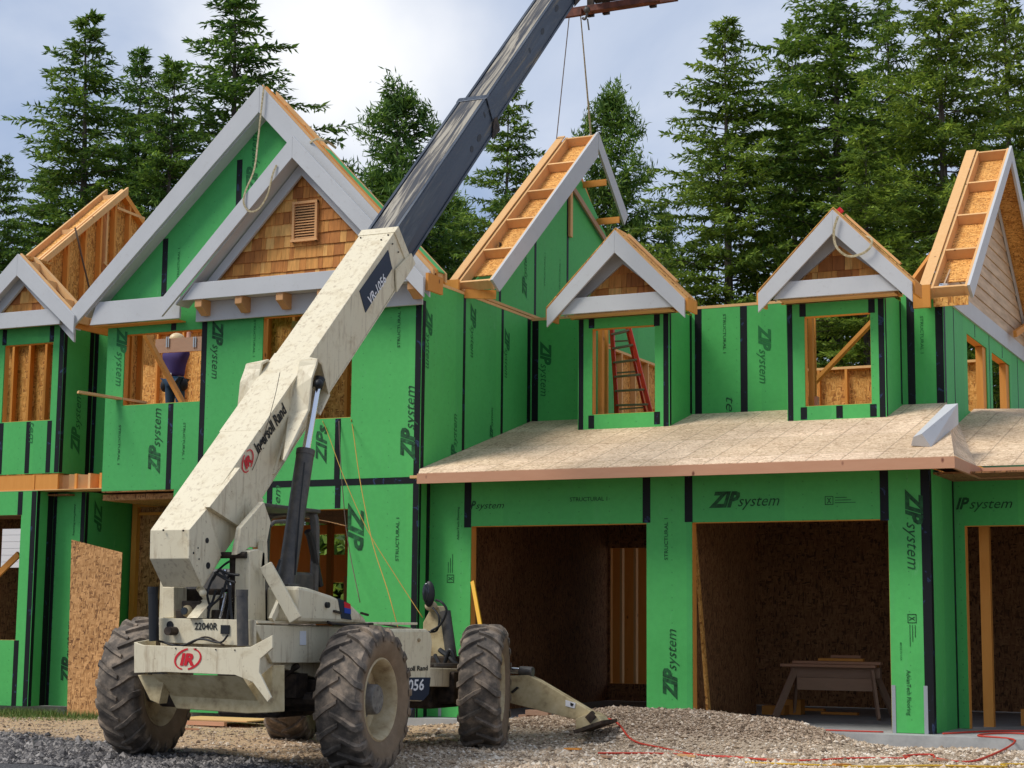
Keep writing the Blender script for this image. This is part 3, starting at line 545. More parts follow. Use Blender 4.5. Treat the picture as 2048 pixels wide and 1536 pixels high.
dB = dormer(-5.94, -6.69, -5.39, DB, 'right dormer with a diagonal brace across its opening', [(-6.47, 5.33, 5.56), (-5.56, 5.32, 5.56), (-6.47, 3.98, 4.14), (-6.0, 3.98, 4.14), (-5.56, 3.98, 4.14)], 4)
# --- big twin gable over the main block
bgw = MB().prism([(-15.9, 5.74), (-10.9, 5.74), (-12.75, 7.75), (-13.2, 8.2)], 1, 19.74, 19.755).build('gable', GREEN, H); bgw['label'] = 'large green gable with grey rake boards left of the boom'
y0, y1 = 19.50, 19.54
MB().prism([(-13.21, 8.54), (-16.27, 5.66), (-16.27, 5.36), (-13.21, 8.16)], 1, y0, y1).build('rake_board', TRIM, bgw, bev=.004)
MB().prism([(-13.21, 8.54), (-10.55, 5.76), (-10.55, 5.42), (-13.21, 8.15)], 1, y0+.003, y1).build('rake_board', TRIM, bgw, bev=.004)
MB().prism([(-15.87, 5.74), (-14.45, 5.74), (-14.45, 5.42), (-15.98, 5.42)], 1, 19.56, 19.6).build('frieze_board', TRIM, bgw, bev=.004)
MB().prism([(-13.21, 8.18), (-16.05, 5.58), (-16.05, 5.54), (-13.21, 8.14)], 1, 19.541, 19.74).build('soffit', TRIM, bgw)
MB().box(-15.95, -14.5, 19.6, 19.78, 5.40, 5.415).build('soffit', LUM, bgw)
tapeY(19.74, -13.66, 5.8, 7.6, .09, bgw); tapeY(19.74, -14.86, 5.76, 6.6, .09, bgw)
logo(onY(513, 385, 19.74), *XU, .85, bgw, INK2); small('STRUCTURAL 1', onY(358, 560, 19.74), *XU, .45, .035, bgw, INK2)
g2 = MB().prism([(-14.2, 5.62), (-10.9, 5.62), (-12.56, 7.42)], 1, 19.70, 19.735).build('gable', OSB, H); g2['label'] = 'cedar shingled gable with a louvred vent and grey boards behind the boom'
MB().prism([(-12.57, 7.72), (-14.60, 5.68), (-14.60, 5.42), (-12.57, 7.42)], 1, 19.36, 19.40).build('rake_board', TRIM, g2, bev=.004)
MB().prism([(-12.57, 7.72), (-10.56, 5.66), (-10.56, 5.40), (-12.57, 7.42)], 1, 19.36, 19.40).build('rake_board', TRIM, g2, bev=.004)
MB().prism([(-12.57, 7.42), (-14.28, 5.66), (-14.12, 5.66), (-12.57, 7.24)], 1, 19.60, 19.64).prism([(-12.57, 7.42), (-10.84, 5.66), (-11.0, 5.66), (-12.57, 7.24)], 1, 19.60, 19.64).build('inner_rake_board', TRIM, g2)
MB().prism([(-12.57, 7.47), (-14.4, 5.60), (-14.4, 5.57), (-12.57, 7.44)], 1, 19.405, 19.7).prism([(-12.57, 7.47), (-10.7, 5.60), (-10.7, 5.57), (-12.57, 7.44)], 1, 19.405, 19.7).build('soffit', TRIM, g2)
MB().prism([(-14.12, 5.86), (-10.92, 5.86), (-10.8, 5.63), (-14.32, 5.63)], 1, 19.42, 19.465).build('frieze_board', TRIM, g2, bev=.004)
MB().box(-14.25, XC+.06, 19.66, 19.70, 5.37, 5.64).build('frieze_board', TRIM, g2, bev=.004)
MB().box(-14.2, XC, 19.47, 19.69, 5.642, 5.66).build('soffit', TRIM, g2)
for px in (401, 481, 563, 645, 740, 826):
    x = onY(px, 615, 19.5)[0]
    MB().prism([(19.44, 5.64), (19.66, 5.64), (19.66, 5.44), (19.60, 5.43), (19.50, 5.50), (19.44, 5.53)], 0, x-.055, x+.055).build('corbel', CEDAR, g2, bev=.004)
shingles(g2, (-12.565, 1.56, 5.80, 7.30), 19.698, .163, 9)
vt = MB()
vx0, vx1, vz0, vz1 = -12.72, -12.33, 6.34, 6.89
vt.box(vx0, vx0+.035, 19.63, 19.675, vz0, vz1).box(vx1-.035, vx1, 19.63, 19.675, vz0, vz1).box(vx0, vx1, 19.628, 19.675, vz1-.035, vz1).box(vx0-.01, vx1+.01, 19.62, 19.675, vz0, vz0+.035)
vo = vt.build('vent', CEDAR, g2)
sm_ = MB()
for i in range(13):
    z = vz0+.05+i*.0365; sm_.poly([(vx0+.035, 19.640, z), (vx1-.035, 19.640, z), (vx1-.035, 19.672, z+.028), (vx0+.035, 19.672, z+.028), (vx0+.035, 19.640, z-.007), (vx1-.035, 19.640, z-.007), (vx1-.035, 19.672, z+.021), (vx0+.035, 19.672, z+.021)], [(0, 1, 2, 3), (4, 7, 6, 5), (0, 4, 5, 1), (2, 6, 7, 3)])
sm_.build('louvre_slats', CEDAR, vo); MB().box(vx0+.03, vx1-.03, 19.674, 19.678, vz0+.03, vz1-.03).build('vent_backing', DARK, vo)
# roof framing of the twin gable seen past the right rake
for y, z, m in ((19.56, .02, PALE), (19.655, .025, LUM), (19.90, .02, PALE)):
    MB().prism([(-13.21, 8.54+z), (-10.53, 5.78+z), (-10.53, 5.66+z), (-13.21, 8.42+z)], 1, y, y+.045).build('rafter', m, bgw)
MB().prism([(-13.2, 8.53), (-10.53, 5.77), (-10.53, 5.75), (-13.2, 8.50)], 1, 19.61, 19.65).build('roof_sheathing', OSB, bgw)
MB().prism([(-12.3, 7.62), (-10.54, 5.81), (-10.54, 5.79), (-12.3, 7.60)], 1, 19.72, 19.89).build('roof_sheathing', GREEN, bgw)
MB().prism([(-13.21, 8.50), (-15.7, 6.05), (-15.7, 6.00), (-13.21, 8.45)], 1, 19.56, 20.1).build('roof_sheathing', OSB, bgw)
for i in range(9):
    t = .06+i*.115; x = -13.21+2.68*t; z = 8.50-2.76*t
    if i != 3: MB().box(x-.02, x+.02, 19.6, 19.9, z-.09, z+.0).build('outlooker', PALE, bgw)
MB().box(-10.56, -10.52, 19.42, 19.82, 5.50, 5.72).build('fascia', LUM, bgw); MB().box(-16.28, -16.24, 19.56, 20.4, 5.40, 5.66).build('fascia', LUM, bgw)
# --- left bump-out and recess, upper storey
WL = (-17.69, -16.80, 4.14, 5.265); lb = wallY('bay_wall', YM, -18.7, -16.6, 3.38, 5.62, [WL]); frameY(YM, WL, .1, .04, LUM, lb)
MB().box(-16.615, -16.6, YM+.016, 20.45, 3.38, 5.62).build('side_wall', GREEN, lb)
rc = wallY('recess_wall', 20.45, -16.6, -15.83, 3.38, 5.62)
for x, a, b in ((-16.645, 3.39, 5.6), (-16.80, 3.39, 4.13), (-17.18, 3.39, 4.13), (-17.68, 3.39, 4.13), (-16.83, 5.27, 5.5), (-17.70, 5.27, 5.5)): tapeY(YM, x, a, b, .08, lb)
tapeX(-16.6, YM+.035, 3.39, 5.55, .07, lb); tapeX(-16.6, 20.39, 3.39, 5.6, .09, lb); tapeY(20.45, -16.56, 3.39, 5.6, .07, rc)
logo(onX(157, 910, -16.6), *SU, .9, lb, INK2); logo(onY(60, 845, YM), *YF, .30, lb, INK2, 'tem')
MB().box(-16.62, -15.83, 20.4, 20.55, 5.62, 5.68).build('top_plate', PALE, H)
# joist rim between the storeys
mb = MB().box(-18.7, -16.62, YM+.01, YM+.05, 3.15, 3.37).box(-16.62, -15.84, 20.1, 20.14, 3.15, 3.37); mb.build('rim_joist', LUM, H)
for i, x in enumerate((-18.3, -17.72, -17.05, -16.66, -16.36, -16.12, -15.92)):
    MB().box(x-.02, x+.02, YM-.0 if x < -16.7 else 19.86, YM+.45, 3.152, 3.368).build('joist', PALE if i % 2 else LUM, H)
for x in (-17.2, -16.8, -16.45): MB().bar((x, 19.83, 3.26), (x+.33, 20.05, 3.26), .03, .2).build('blocking', PALE, H)
MB().box(-18.7, -15.83, YM-.0, YM+.4, 3.138, 3.15).build('sill_plate', PALE, H)
wallY('front_wall', 20.45, -26, -18.7, .12, 5.6); tapeY(20.45, -20.1, .12, 5.6); tapeY(20.45, -22.5, .12, 5.6)
# lower storey left
WB = (-18.6, -17.24, 1.03, 2.8); b1 = wallY('front_wall', YM+.002, -18.7, -16.97, .12, 3.137, [WB]); frameY(YM+.002, WB, .1, .04, OSBD, b1)
MB().box(-16.985, -16.97, YM+.018, 20.15, .12, 3.137).build('side_wall', GREEN, b1)
b2 = wallY('front_wall', 20.15, -16.97, -16.41, .12, 3.137); b3 = MB().box(-16.425, -16.41, 20.166, 21.25, .12, 3.137).build('side_wall', GREEN, b2)
for x, a, b in ((-17.02, .12, 3.13), (-17.22, .12, 1.03), (-17.27, 2.8, 3.13)): tapeY(YM+.002, x, a, b, .085, b1)
tapeX(-16.97, YM+.04, .12, 3.13, .06, b1); tapeX(-16.97, 20.08, .12, 3.13, .12, b1); tapeY(20.15, -16.94, .12, 3.13, .06, b2); tapeY(20.15, -16.44, .12, 3.13, .07, b2); tapeX(-16.41, 20.2, .12, 3.13, .06, b2)
logo(onY(142, 1372, 20.15), *XU, .92, b2); logo(onX(190, 1000, -16.41), *SDn, .45, b3, INK2, 'zip'); small('AdvanTech Flooring', onY(149, 1008, 20.15), *YF, .45, .03, b2)
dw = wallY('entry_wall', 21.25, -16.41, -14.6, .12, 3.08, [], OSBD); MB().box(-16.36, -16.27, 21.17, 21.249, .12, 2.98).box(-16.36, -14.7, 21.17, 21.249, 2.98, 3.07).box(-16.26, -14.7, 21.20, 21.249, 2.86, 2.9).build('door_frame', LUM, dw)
MB().box(-14.615, -14.6, YM+.016, 21.25, .12, 3.08).build('side_wall', GREEN, H)
MB().bar(onY(-20, 1165, 20.3), onY(38, 1108, 20.3), .09, .04, (0, 1, 0)).build('diagonal_brace', LUM, H)
# small gable of the left bump-out
g3 = MB().prism([(-18.1, 5.5), (-16.4, 5.5), (-17.25, 6.3)], 1, 19.70, 19.735).build('gable', OSB, H); g3['label'] = 'small shingled gable at the left edge of the picture'
rake(MB(), -17.25, 1.07, 6.53, .32, 19.46, 19.50, 5.56, tip=.26).build('rake_board', TRIM, g3, bev=.004)
rake(MB(), -17.25, .95, 6.29, .19, 19.62, 19.66, 5.40, tip=.19).build('inner_rake_board', TRIM, g3)
rake(MB(), -17.25, 1.0, 6.30, .02, 19.505, 19.7, 5.4).build('soffit', TRIM, g3)
MB().box(-18.15, -16.5, 19.54, 19.58, 5.47, 5.70).build('frieze_board', TRIM, g3, bev=.004)
shingles(g3, (-17.25, .66, 5.66, 6.2), 19.698, .18, 12)
for y in (19.52, 19.80, 19.84): MB().prism([(-17.25, 6.55), (-16.17, 5.57), (-16.17, 5.47), (-17.25, 6.44)], 1, y, y+.04).build('rafter', PALE, g3)
for t in (.1, .4, .7, .97): MB().box(-17.25+1.08*t-.018, -17.25+1.08*t+.018, 19.56, 19.8, 6.42-.98*t, 6.53-.98*t).build('outlooker', PALE, g3)
MB().prism([(-17.25, 6.54), (-18.3, 5.58), (-18.3, 5.55), (-17.25, 6.5)], 1, 19.52, 20.2).build('roof_sheathing', OSB, g3)
# --- open stud gable rising behind it (faces left, seen from inside)
XS = -17.42
def P2(px, py): a = onX(px, py, XS); return (a[1], a[2])
foot, apx, bk_ = P2(78, 528), P2(252, 380), P2(330, 500)
sgl = MB().prism([(19.9, 5.4), foot, (apx[0], apx[1]-.05), bk_, (bk_[0], 5.4)], 0, XS-.14, XS-.125).build('stud_gable', OSB, H); sgl['label'] = 'open stud gable with strand board behind, above the left bay'
def ztop(y):
    if y < apx[0]: return foot[1]+(apx[1]-foot[1])*(y-foot[0])/(apx[0]-foot[0])-.03
    return apx[1]+(bk_[1]-apx[1])*(y-apx[0])/(bk_[0]-apx[0])-.03
for px in (107, 142, 176, 206, 217, 233, 262, 289):
    y = P2(px, 480)[0]; MB().box(XS-.12, XS-.03, y-.02, y+.02, 5.4, ztop(y)-.04).build('stud', LUM if px not in (217,) else PALE, sgl)
def rail(x, y_off, m=PALE, up_=.0):
    return MB().prism([(foot[0]-.05, foot[1]+up_), (apx[0], apx[1]+.02+up_), (apx[0], apx[1]-.10+up_), (foot[0]-.05, foot[1]-.11+up_)], 0, x, x+.04).build('rafter', m, sgl)
rail(XS-.10, 0); rail(XS+.01, 0, PALE, .02); rail(XS-.40, 0, PALE, .03)
MB().prism([(foot[0], foot[1]-.06), (apx[0]-.02, apx[1]-.06), (apx[0]-.02, apx[1]-.075), (foot[0], foot[1]-.075)], 0, XS-.37, XS-.14).build('soffit', OSB, sgl)
MB().prism([apx, bk_, (bk_[0], bk_[1]-.1), (apx[0], apx[1]-.1)], 0, XS-.14, XS-.02).build('rafter', LUM, sgl)
MB().prism([(foot[0], foot[1]-.0), (apx[0]-.02, apx[1]-.0), (apx[0]-.02, apx[1]-.02), (foot[0], foot[1]-.02)], 0, XS-.09, XS+.0).build('top_plate', PALE, sgl)
for t in (.08, .45, .93): MB().box(XS-.36, XS-.1, foot[0]+(apx[0]-foot[0])*t, foot[0]+(apx[0]-foot[0])*t+.04, foot[1]+(apx[1]-foot[1])*t-.1, foot[1]+(apx[1]-foot[1])*t+.02).build('outlooker', PALE, sgl)
a, b = P2(237, 415), P2(292, 437); MB().bar((XS-.04, a[0], a[1]), (XS-.04, b[0], b[1]), .04, .04).build('blocking', PALE, sgl)
MB().bar((XS+.05, foot[0]-.1, foot[1]-.02), (-16.5, 19.95, 5.75), .05, .1).build('rafter', PALE, sgl)
MB().bar(onX(207, 525, XS), onX(224, 541, XS), .03, .035).build('blocking', PALE, sgl)
# --- right gable (faces right), its wall and openings
WR1 = onX(1934, 664, XR), onX(1975, 812, XR); WR2 = onX(1984, 704, XR), onX(2020, 820, XR)
def wallX(name, X, y0, y1, z0, z1, holes, m=GREEN, th=.015, parent=H):
    mb = MB(); yb = sorted({y0, y1, *[h[k] for h in holes for k in (0, 1)]}); zb = sorted({z0, z1, *[h[k] for h in holes for k in (2, 3)]})
    for i in range(len(yb)-1):
        for j in range(len(zb)-1):
            c, d = (yb[i]+yb[i+1])/2, (zb[j]+zb[j+1])/2
            if not any(h[0] < c < h[1] and h[2] < d < h[3] for h in holes): mb.box(X-th, X, yb[i], yb[i+1], zb[j], zb[j+1])
    return mb.build(name, m, parent)
hr1 = (24.62, 26.05, 4.3, 5.38); hr2 = (26.45, 27.9, 4.4, 5.38)
rwl = wallX('side_wall', XR, YU+.016, 30.5, 3.6, 5.62, [hr1, hr2])
for h in (hr1, hr2):
    MB().box(XR-.14, XR-.016, h[0]-.04, h[0], h[2], h[3]).box(XR-.14, XR-.016, h[1], h[1]+.04, h[2], h[3]).box(XR-.14, XR-.016, h[0]-.04, h[1]+.04, h[3], h[3]+.04).build('window_frame', LUM, rwl)
    MB().box(XR-.12, XR-.02, h[1]-.22, h[1]-.004, h[2], h[3]-.01).build('stud', LUM, rwl)
for y in (YU+.07, 23.75, 25.2, 26.25, 27.3, 28.6): tapeX(XR, y, 5.41 if y in (25.2, 27.3) else 3.9, 5.59, .10 if y < 23.3 else .035, rwl)
rg = MB().prism([(23.25, 5.83), (30.4, 5.83), (27.0, 8.35)], 0, XR-.02, XR).build('gable', SIDING, H); rg['label'] = 'tall right gable with tan lap siding and open ladder framing'
mb = MB()
for i in range(13):
    z = 5.83+i*.19; ya = 23.25+(z-5.83)*(27.0-23.25)/2.52; yb_ = 30.4-(z-5.83)*(3.4/2.52); z2 = z+.185; ya2 = 23.25+(z2-5.83)*(3.75/2.52); yb2 = 30.4-(z2-5.83)*(3.4/2.52)
    if yb2 > ya2: mb.poly([(XR+.022, ya, z), (XR+.022, yb_, z), (XR+.006, yb2, z2), (XR+.006, ya2, z2), (XR+.001, ya, z), (XR+.001, yb_, z)], [(0, 1, 2, 3), (0, 4, 5, 1)])
mb.build('lap_siding', SIDING, rg, fixn=False)
MB().box(XR-.02, XR+.03, YU+.15, 30.5, 5.60, 5.84).build('frieze_board', TRIM, rg)
XRk = -4.48
def ladderX(parent, X0, X1, f, a, bk=None, n=5, wid=.14, deck=None, seed=0, trim_vt=.27, fly=True):
    """front roof slope of a gable facing +X: open rungs between the wall rafter at X0 and the fly rafter at X1; f,a = (y,z) foot and apex"""
    dy, dz_ = a[0]-f[0], a[1]-f[1]; ln = math.hypot(dy, dz_); u = (dy/ln, dz_/ln); nr = (-u[1], u[0])
    def P(s, t): return (f[0]+u[0]*s+nr[0]*t, f[1]+u[1]*s+nr[1]*t)
    MB().prism([P(0, 0), P(ln, 0), P(ln, -wid), P(0, -wid)], 0, X0-.04, X0).build('rafter', PALE, parent)
    MB().prism([P(0, .0), P(ln, .0), P(ln, -wid), P(0, -wid)], 0, X1-.04, X1-.002).build('rafter', PALE, parent)
    for i in range(n+1):
        s = .02+(ln-.08)*i/n; MB().prism([P(s, -.004), P(s+.04, -.004), P(s+.04, -wid+.01), P(s, -wid+.01)], 0, X0+.002, X1-.042).build('outlooker', PALE, parent)
    MB().prism([P(.45, -wid+.005), P(ln-.05, -wid+.005), P(ln-.05, -wid-.01), P(.45, -wid-.01)], 0, X0+.001, X1-.041).build('soffit', OSB, parent)
    if fly: MB().prism([P(-.02, .02), (a[0], a[1]+.03), (a[0], a[1]-trim_vt), (P(0, 0)[0]+.20, P(0, 0)[1]-.12)], 0, X1, X1+.035).build('rake_board', TRIM, parent)
    if deck: MB().prism([P(-.05, .03), P(ln, .03), P(ln, .012), P(-.05, .012)], 0, X0-deck, X0-.041).build('roof_sheathing', PALE if seed else OSB, parent); MB().prism([P(0, 0.01), P(ln, .01), P(ln, -wid), P(0, -wid)], 0, X0-deck, X0-deck+.04).build('rafter', PALE, parent)
    return P, ln
ladderX(rg, -4.93, XRk, (22.92, 5.72), (26.35, 8.42), n=4, wid=.16, deck=.18, seed=1, trim_vt=.2)
MB().box(-5.17, -4.95, 22.84, 22.90, 5.46, 5.76).build('fascia', LUM, rg); MB().box(-4.93, XRk, 22.95, 22.97, 5.48, 5.60).build('fascia', OSB, rg)
MB().prism([(26.35, 8.45), (30.0, 5.75), (30.0, 5.5), (26.35, 8.18)], 0, XRk, XRk+.035).build('rake_board', TRIM, rg)
MB().prism([(26.35, 8.40), (30.0, 5.70), (30.0, 5.67), (26.35, 8.37)], 0, XR, XRk-.002).build('soffit', OSB, rg)
MB().prism([(26.6, 8.05), (26.72, 8.05), (29.6, 5.9), (29.45, 5.9)], 0, XR+.024, XR+.05).build('inner_rake_board', TRIM, rg)
MB().bar(onX(1818, 578, -5.3), onX(1893, 475, -5.3), .05, .14, (0, 0, 1)).build('diagonal_brace', LUM, H)
MB().bar(onX(2030, 668, -4.7), onX(2070, 640, -4.7), .05, .1).build('diagonal_brace', LUM, H)
# --- inside: decks, partitions, studs
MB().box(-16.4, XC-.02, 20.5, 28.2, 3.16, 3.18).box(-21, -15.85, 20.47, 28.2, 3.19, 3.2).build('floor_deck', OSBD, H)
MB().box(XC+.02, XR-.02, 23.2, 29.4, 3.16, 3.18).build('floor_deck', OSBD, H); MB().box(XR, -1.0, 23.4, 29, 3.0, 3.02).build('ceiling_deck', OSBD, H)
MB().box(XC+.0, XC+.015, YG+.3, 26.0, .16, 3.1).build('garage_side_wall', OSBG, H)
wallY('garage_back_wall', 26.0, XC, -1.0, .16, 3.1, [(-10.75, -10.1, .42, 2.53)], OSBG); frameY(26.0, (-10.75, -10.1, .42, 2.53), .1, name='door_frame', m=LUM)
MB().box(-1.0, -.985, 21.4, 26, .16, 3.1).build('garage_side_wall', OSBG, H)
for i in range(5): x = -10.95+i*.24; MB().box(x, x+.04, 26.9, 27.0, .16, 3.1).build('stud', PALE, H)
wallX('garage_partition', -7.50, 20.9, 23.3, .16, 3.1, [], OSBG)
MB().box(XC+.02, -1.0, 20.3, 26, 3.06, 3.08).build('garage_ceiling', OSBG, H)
MB().box(-7.60, -7.49, 20.25, 20.36, .16, 2.7).build('post', LUM, H)
MB().box(-7.3, -4.5, 23.6, 23.7, 2.75, 2.95).build('header_beam', LUM, H)
MB().box(-4.24, -4.12, 22.0, 22.11, .15, 3.05).build('post', LUM, H)
def studsY(Y, x0, x1, z0, z1, n, m=LUM, osb=OSB, plate=True, d=.09):
    for i in range(n): x = x0+(x1-x0-.04)*i/max(1, n-1); MB().box(x, x+.04, Y, Y+d, z0, z1).build('stud', m, H)
    if plate: MB().box(x0, x1, Y-.002, Y+d, z1, z1+.04).build('top_plate', PALE, H)
    if osb: MB().box(x0, x1, Y+d+.002, Y+d+.015, z0, z1+.04).build('partition_sheathing', osb, H)
def studsX(X, y0, y1, z0, z1, n, m=LUM, osb=OSB, d=.09):
    for i in range(n): y = y0+(y1-y0-.04)*i/max(1, n-1); MB().box(X-d, X, y, y+.04, z0, z1).build('stud', m, H)
    MB().box(X-d, X+.002, y0, y1, z1, z1+.04).build('top_plate', PALE, H)
    if osb: MB().box(X-d-.015, X-d-.002, y0, y1, z0, z1+.04).build('partition_sheathing', osb, H)
studsX(-15.70, 19.92, 20.44, 3.3, 5.6, 3)
studsX(-17.25, 20.9, 22.2, 3.3, 5.9, 4)
studsY(27.2, -21.2, -15.2, 3.3, 6.75, 11)
studsY(21.0, -14.0, -11.3, 3.3, 5.66, 7)
studsY(20.70, -19.3, -16.75, 3.4, 5.45, 9)
MB().bar((-13.3, 20.6, 5.42), (-11.9, 20.9, 5.20), .04, .1).build('blocking', PALE, H)
MB().bar(onY(288, 664, 20.2), onY(366, 806, 20.2), .05, .1, (0, 1, 0)).build('diagonal_brace', LUM, H)
ztl = onX(1265, 715, -10.95)[2]; studsX(-10.95, 23.4, 30.6, 3.3, ztl, 13, PALE); MB().box(-11.10, -11.085, 23.3, onX(1330, 700, -11.09)[1], ztl+.06, onX(1300, 640, -11.09)[2]).build('inner_wall', GREEN, H)
zt2 = onY(1690, 738, 28.2)[2]; studsY(28.2, -8.9, -5.2, 3.3, zt2, 9)
MB().bar(onY(1629, 765, 24.2), onY(1748, 640, 24.2), .05, .13, (0, 1, 0)).build('diagonal_brace', LUM, H)
MB().box(-10.9, -10.8, 28.2, 28.3, .1, 5.0).build('post', LUM, H)
# lower main room behind the wide opening: rear wall with windows onto the trees
hz = [(-15.0, -14.45, 2.55, 2.9), (-14.25, -13.7, 2.55, 2.9), (-13.5, -13.0, 2.55, 2.9), (-14.3, -13.45, .6, 2.05), (-15.3, -14.5, .6, 2.05)]
wallY('rear_wall', 27.9, -19, XC, .12, 3.1, [tuple(h) for h in ((-17.35, -16.75, 2.55, 2.93), (-16.6, -16.05, 2.55, 2.93), (-15.85, -15.4, 2.55, 2.93), (-17.1, -16.7, .5, 2.05), (-16.6, -15.9, .5, 2.05))], LUM, .1)
MB().box(-16.72, -15.7, 27.84, 27.9, 2.06, 2.16).box(-15.89, -15.78, 27.84, 27.9, .5, 2.06).box(-16.72, -16.62, 27.84, 27.9, .5, 2.06).build('window_frame', PALE, H)
for x in (-16.9, -15.6, -14.9, -14.2): MB().box(x, x+.09, 25.4, 25.49, .12, 3.1).build('post', LUM, H)
MB().box(-15.9, -12.0, 19.9, 27.8, 2.98, 3.06).build('ceiling_deck', OSBD, H)
# far siding seen through the lower left opening
a, b = onY(4, 1058, 24.5), onY(42, 1135, 24.5)
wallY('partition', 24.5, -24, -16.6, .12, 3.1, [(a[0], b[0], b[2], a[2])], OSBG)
a, b = onY(-30, 1040, 27), onY(60, 1150, 27); mb = MB()
for i in range(8): z = b[2]+i*.13; mb.box(a[0], b[0], 27.0+.01*(i % 2)*0, 27.03, z, z+.122).box(a[0], b[0], 27.01, 27.03, z+.122, z+.13)
mb.build('lap_siding', LWHT, H)
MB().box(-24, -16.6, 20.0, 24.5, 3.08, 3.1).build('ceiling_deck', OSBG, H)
# ---------------------------------------------------------------- roof gable on the slings
hg = MB().prism([(20.95, 5.80), (21.05, 5.80), (24.50, 8.48), (26.05, 7.45), (26.3, 7.1), (26.3, 5.80)], 0, XC-.005, XC+.012).build('green_wall', GREEN)
HG = thing('lifted_roof_gable', 'green roof gable with open ladder rake hanging from two slings over the side wall', 'roof gable', (-10.8, 23, 5.78)); adopt(hg, HG)
ladderX(HG, -10.86, -10.38, (20.92, 5.88), (24.52, 8.83), n=5, wid=.15, deck=.16, seed=1, trim_vt=.36)
MB().prism([(24.53, 8.86), (25.75, 7.80), (25.6, 7.62), (24.53, 8.60)], 0, -10.38, -10.345).build('rake_board', TRIM, HG)
MB().prism([(24.55, 8.70), (26.0, 7.42), (25.95, 7.32), (24.55, 8.58)], 0, -10.86, -10.82).build('rafter', LUM, HG)
for y, z in ((24.95, 8.22), (25.5, 7.74)): MB().box(-10.82, -10.40, y, y+.04, z-.1, z).build('outlooker', LUM, HG)
MB().box(XC-.02, XC+.016, 20.95, 26.3, 5.765, 5.80).build('bottom_plate', PALE, HG)
MB().box(-11.12, -11.06, 20.83, 20.88, 5.60, 5.92).box(-11.12, -10.84, 20.86, 20.9, 5.66, 5.92).build('fascia', LUM, HG); MB().bar((-10.84, 20.96, 5.74), (-10.4, 21.12, 5.72), .03, .12).build('blocking', LUM, HG)
for y in (22.03, 23.20, 24.37, 25.95): MB().box(XC+.010, XC+.0145, y-.035, y+.035, 5.81, min(8.0, 5.8+(y-20.95)*.79) if y < 25 else 7.4).build('seam_tape', TAPE, HG)
MB().box(XC+.016, XC+.055, 24.38, 24.47, 7.22, 8.3).build('brace_board', PALE, HG); MB().bar((XC+.06, 24.45, 8.0), (XC+.06, 26.2, 7.25), .03, .09).build('brace_board', OLDW, HG)
logo((XC+.012, 22.9, 6.0), *SU, .7, hg, INK2); small('STRUCTURAL 1', (XC+.012, 23.55, 6.3), *SU, .5, .035, hg, INK2); small('STRUCTURAL 1', (XC+.012, 24.1, 6.3), *SU, .5, .035, hg, INK2)
def strap(name, pts, r, m, label, cat='strap', flat=.35, n=6, group=None, parent=None):
    o = MB().tube(pts, r, n, flat).build(name, m, parent, smooth=True)
    if not parent: tag(o, label, cat, group)
    return o
def spl(pts, k=8):
    pts = [np.array(p, float) for p in pts]; P = [2*pts[0]-pts[1]]+pts+[2*pts[-1]-pts[-2]]; o_ = []
    for i in range(1, len(P)-2):
        for j in range(k):
            t = j/k; o_.append(.5*((2*P[i])+(-P[i-1]+P[i+1])*t+(2*P[i-1]-5*P[i]+4*P[i+1]-P[i+2])*t*t+(-P[i-1]+3*P[i]-3*P[i+1]+P[i+2])*t**3))
    return o_+[pts[-1]]
tp1 = onY(1139, 28, 23.5); tp2 = onY(1161, 28, 23.5)
strap('lifting_sling', [tp1, onX(1112, 288, -11.05), onX(1098, 310, -10.95)], .022, STRAPD, 'thin taut sling running to the left side of the hanging gable')
strap('lifting_sling', [tp2, onX(1182, 272, -10.6)], [.025, .045], STRAP, 'wide tan sling holding the peak of the hanging gable', n=8)
strap('lifting_strap', spl([onY(528, 172, 19.47), onY(523, 215, 19.46), onY(515, 290, 19.46), onY(508, 340, 19.40), onY(490, 385, 19.34), onY(488, 408, 19.33), onY(500, 423, 19.33), onY(518, 417, 19.33), onY(535, 390, 19.33), onY(545, 350, 19.33), onY(553, 330, 19.345)]), .015, STRAP, 'loose tan strap dangling from the peak of the large left gable')
strap('lifting_strap', spl([onY(620, 285, 19.5), onY(635, 278, 19.42), onY(655, 284, 19.42), onY(672, 296, 19.9)]), .018, STRAP, 'short strap looped over the right slope of the large gable')
strap('lifting_strap', spl([onX(150, 455, XS+.08), onX(156, 480, XS+.1), onX(165, 520, XS+.1), onX(182, 590, XS+.1)]), .018, STRAPD, 'slack strap hanging over the open stud gable on the left')
strap('lifting_strap', spl([onY(1676, 432, 21.74), onY(1668, 460, 21.73), onY(1672, 492, 21.72), onY(1695, 512, 21.72), onY(1722, 508, 21.72), onY(1740, 495, 21.72), onY(1743, 478, 21.76), onY(1725, 470, 22.0)]), .018, STRAP, 'tan strap looped in front of the right dormer gable')
tag(MB().box(*(lambda p: (p[0]-.03, p[0]+.03, p[1]-.03, p[1]+.03, p[2]-.02, p[2]+.06))(onY(1676, 428, 22.0))).bar(onY(1672, 430, 22.0), onY(1684, 418, 22.0), .05, .07).build('strap_buckle', LRED), 'small red and white buckle on top of the right dormer', 'buckle')
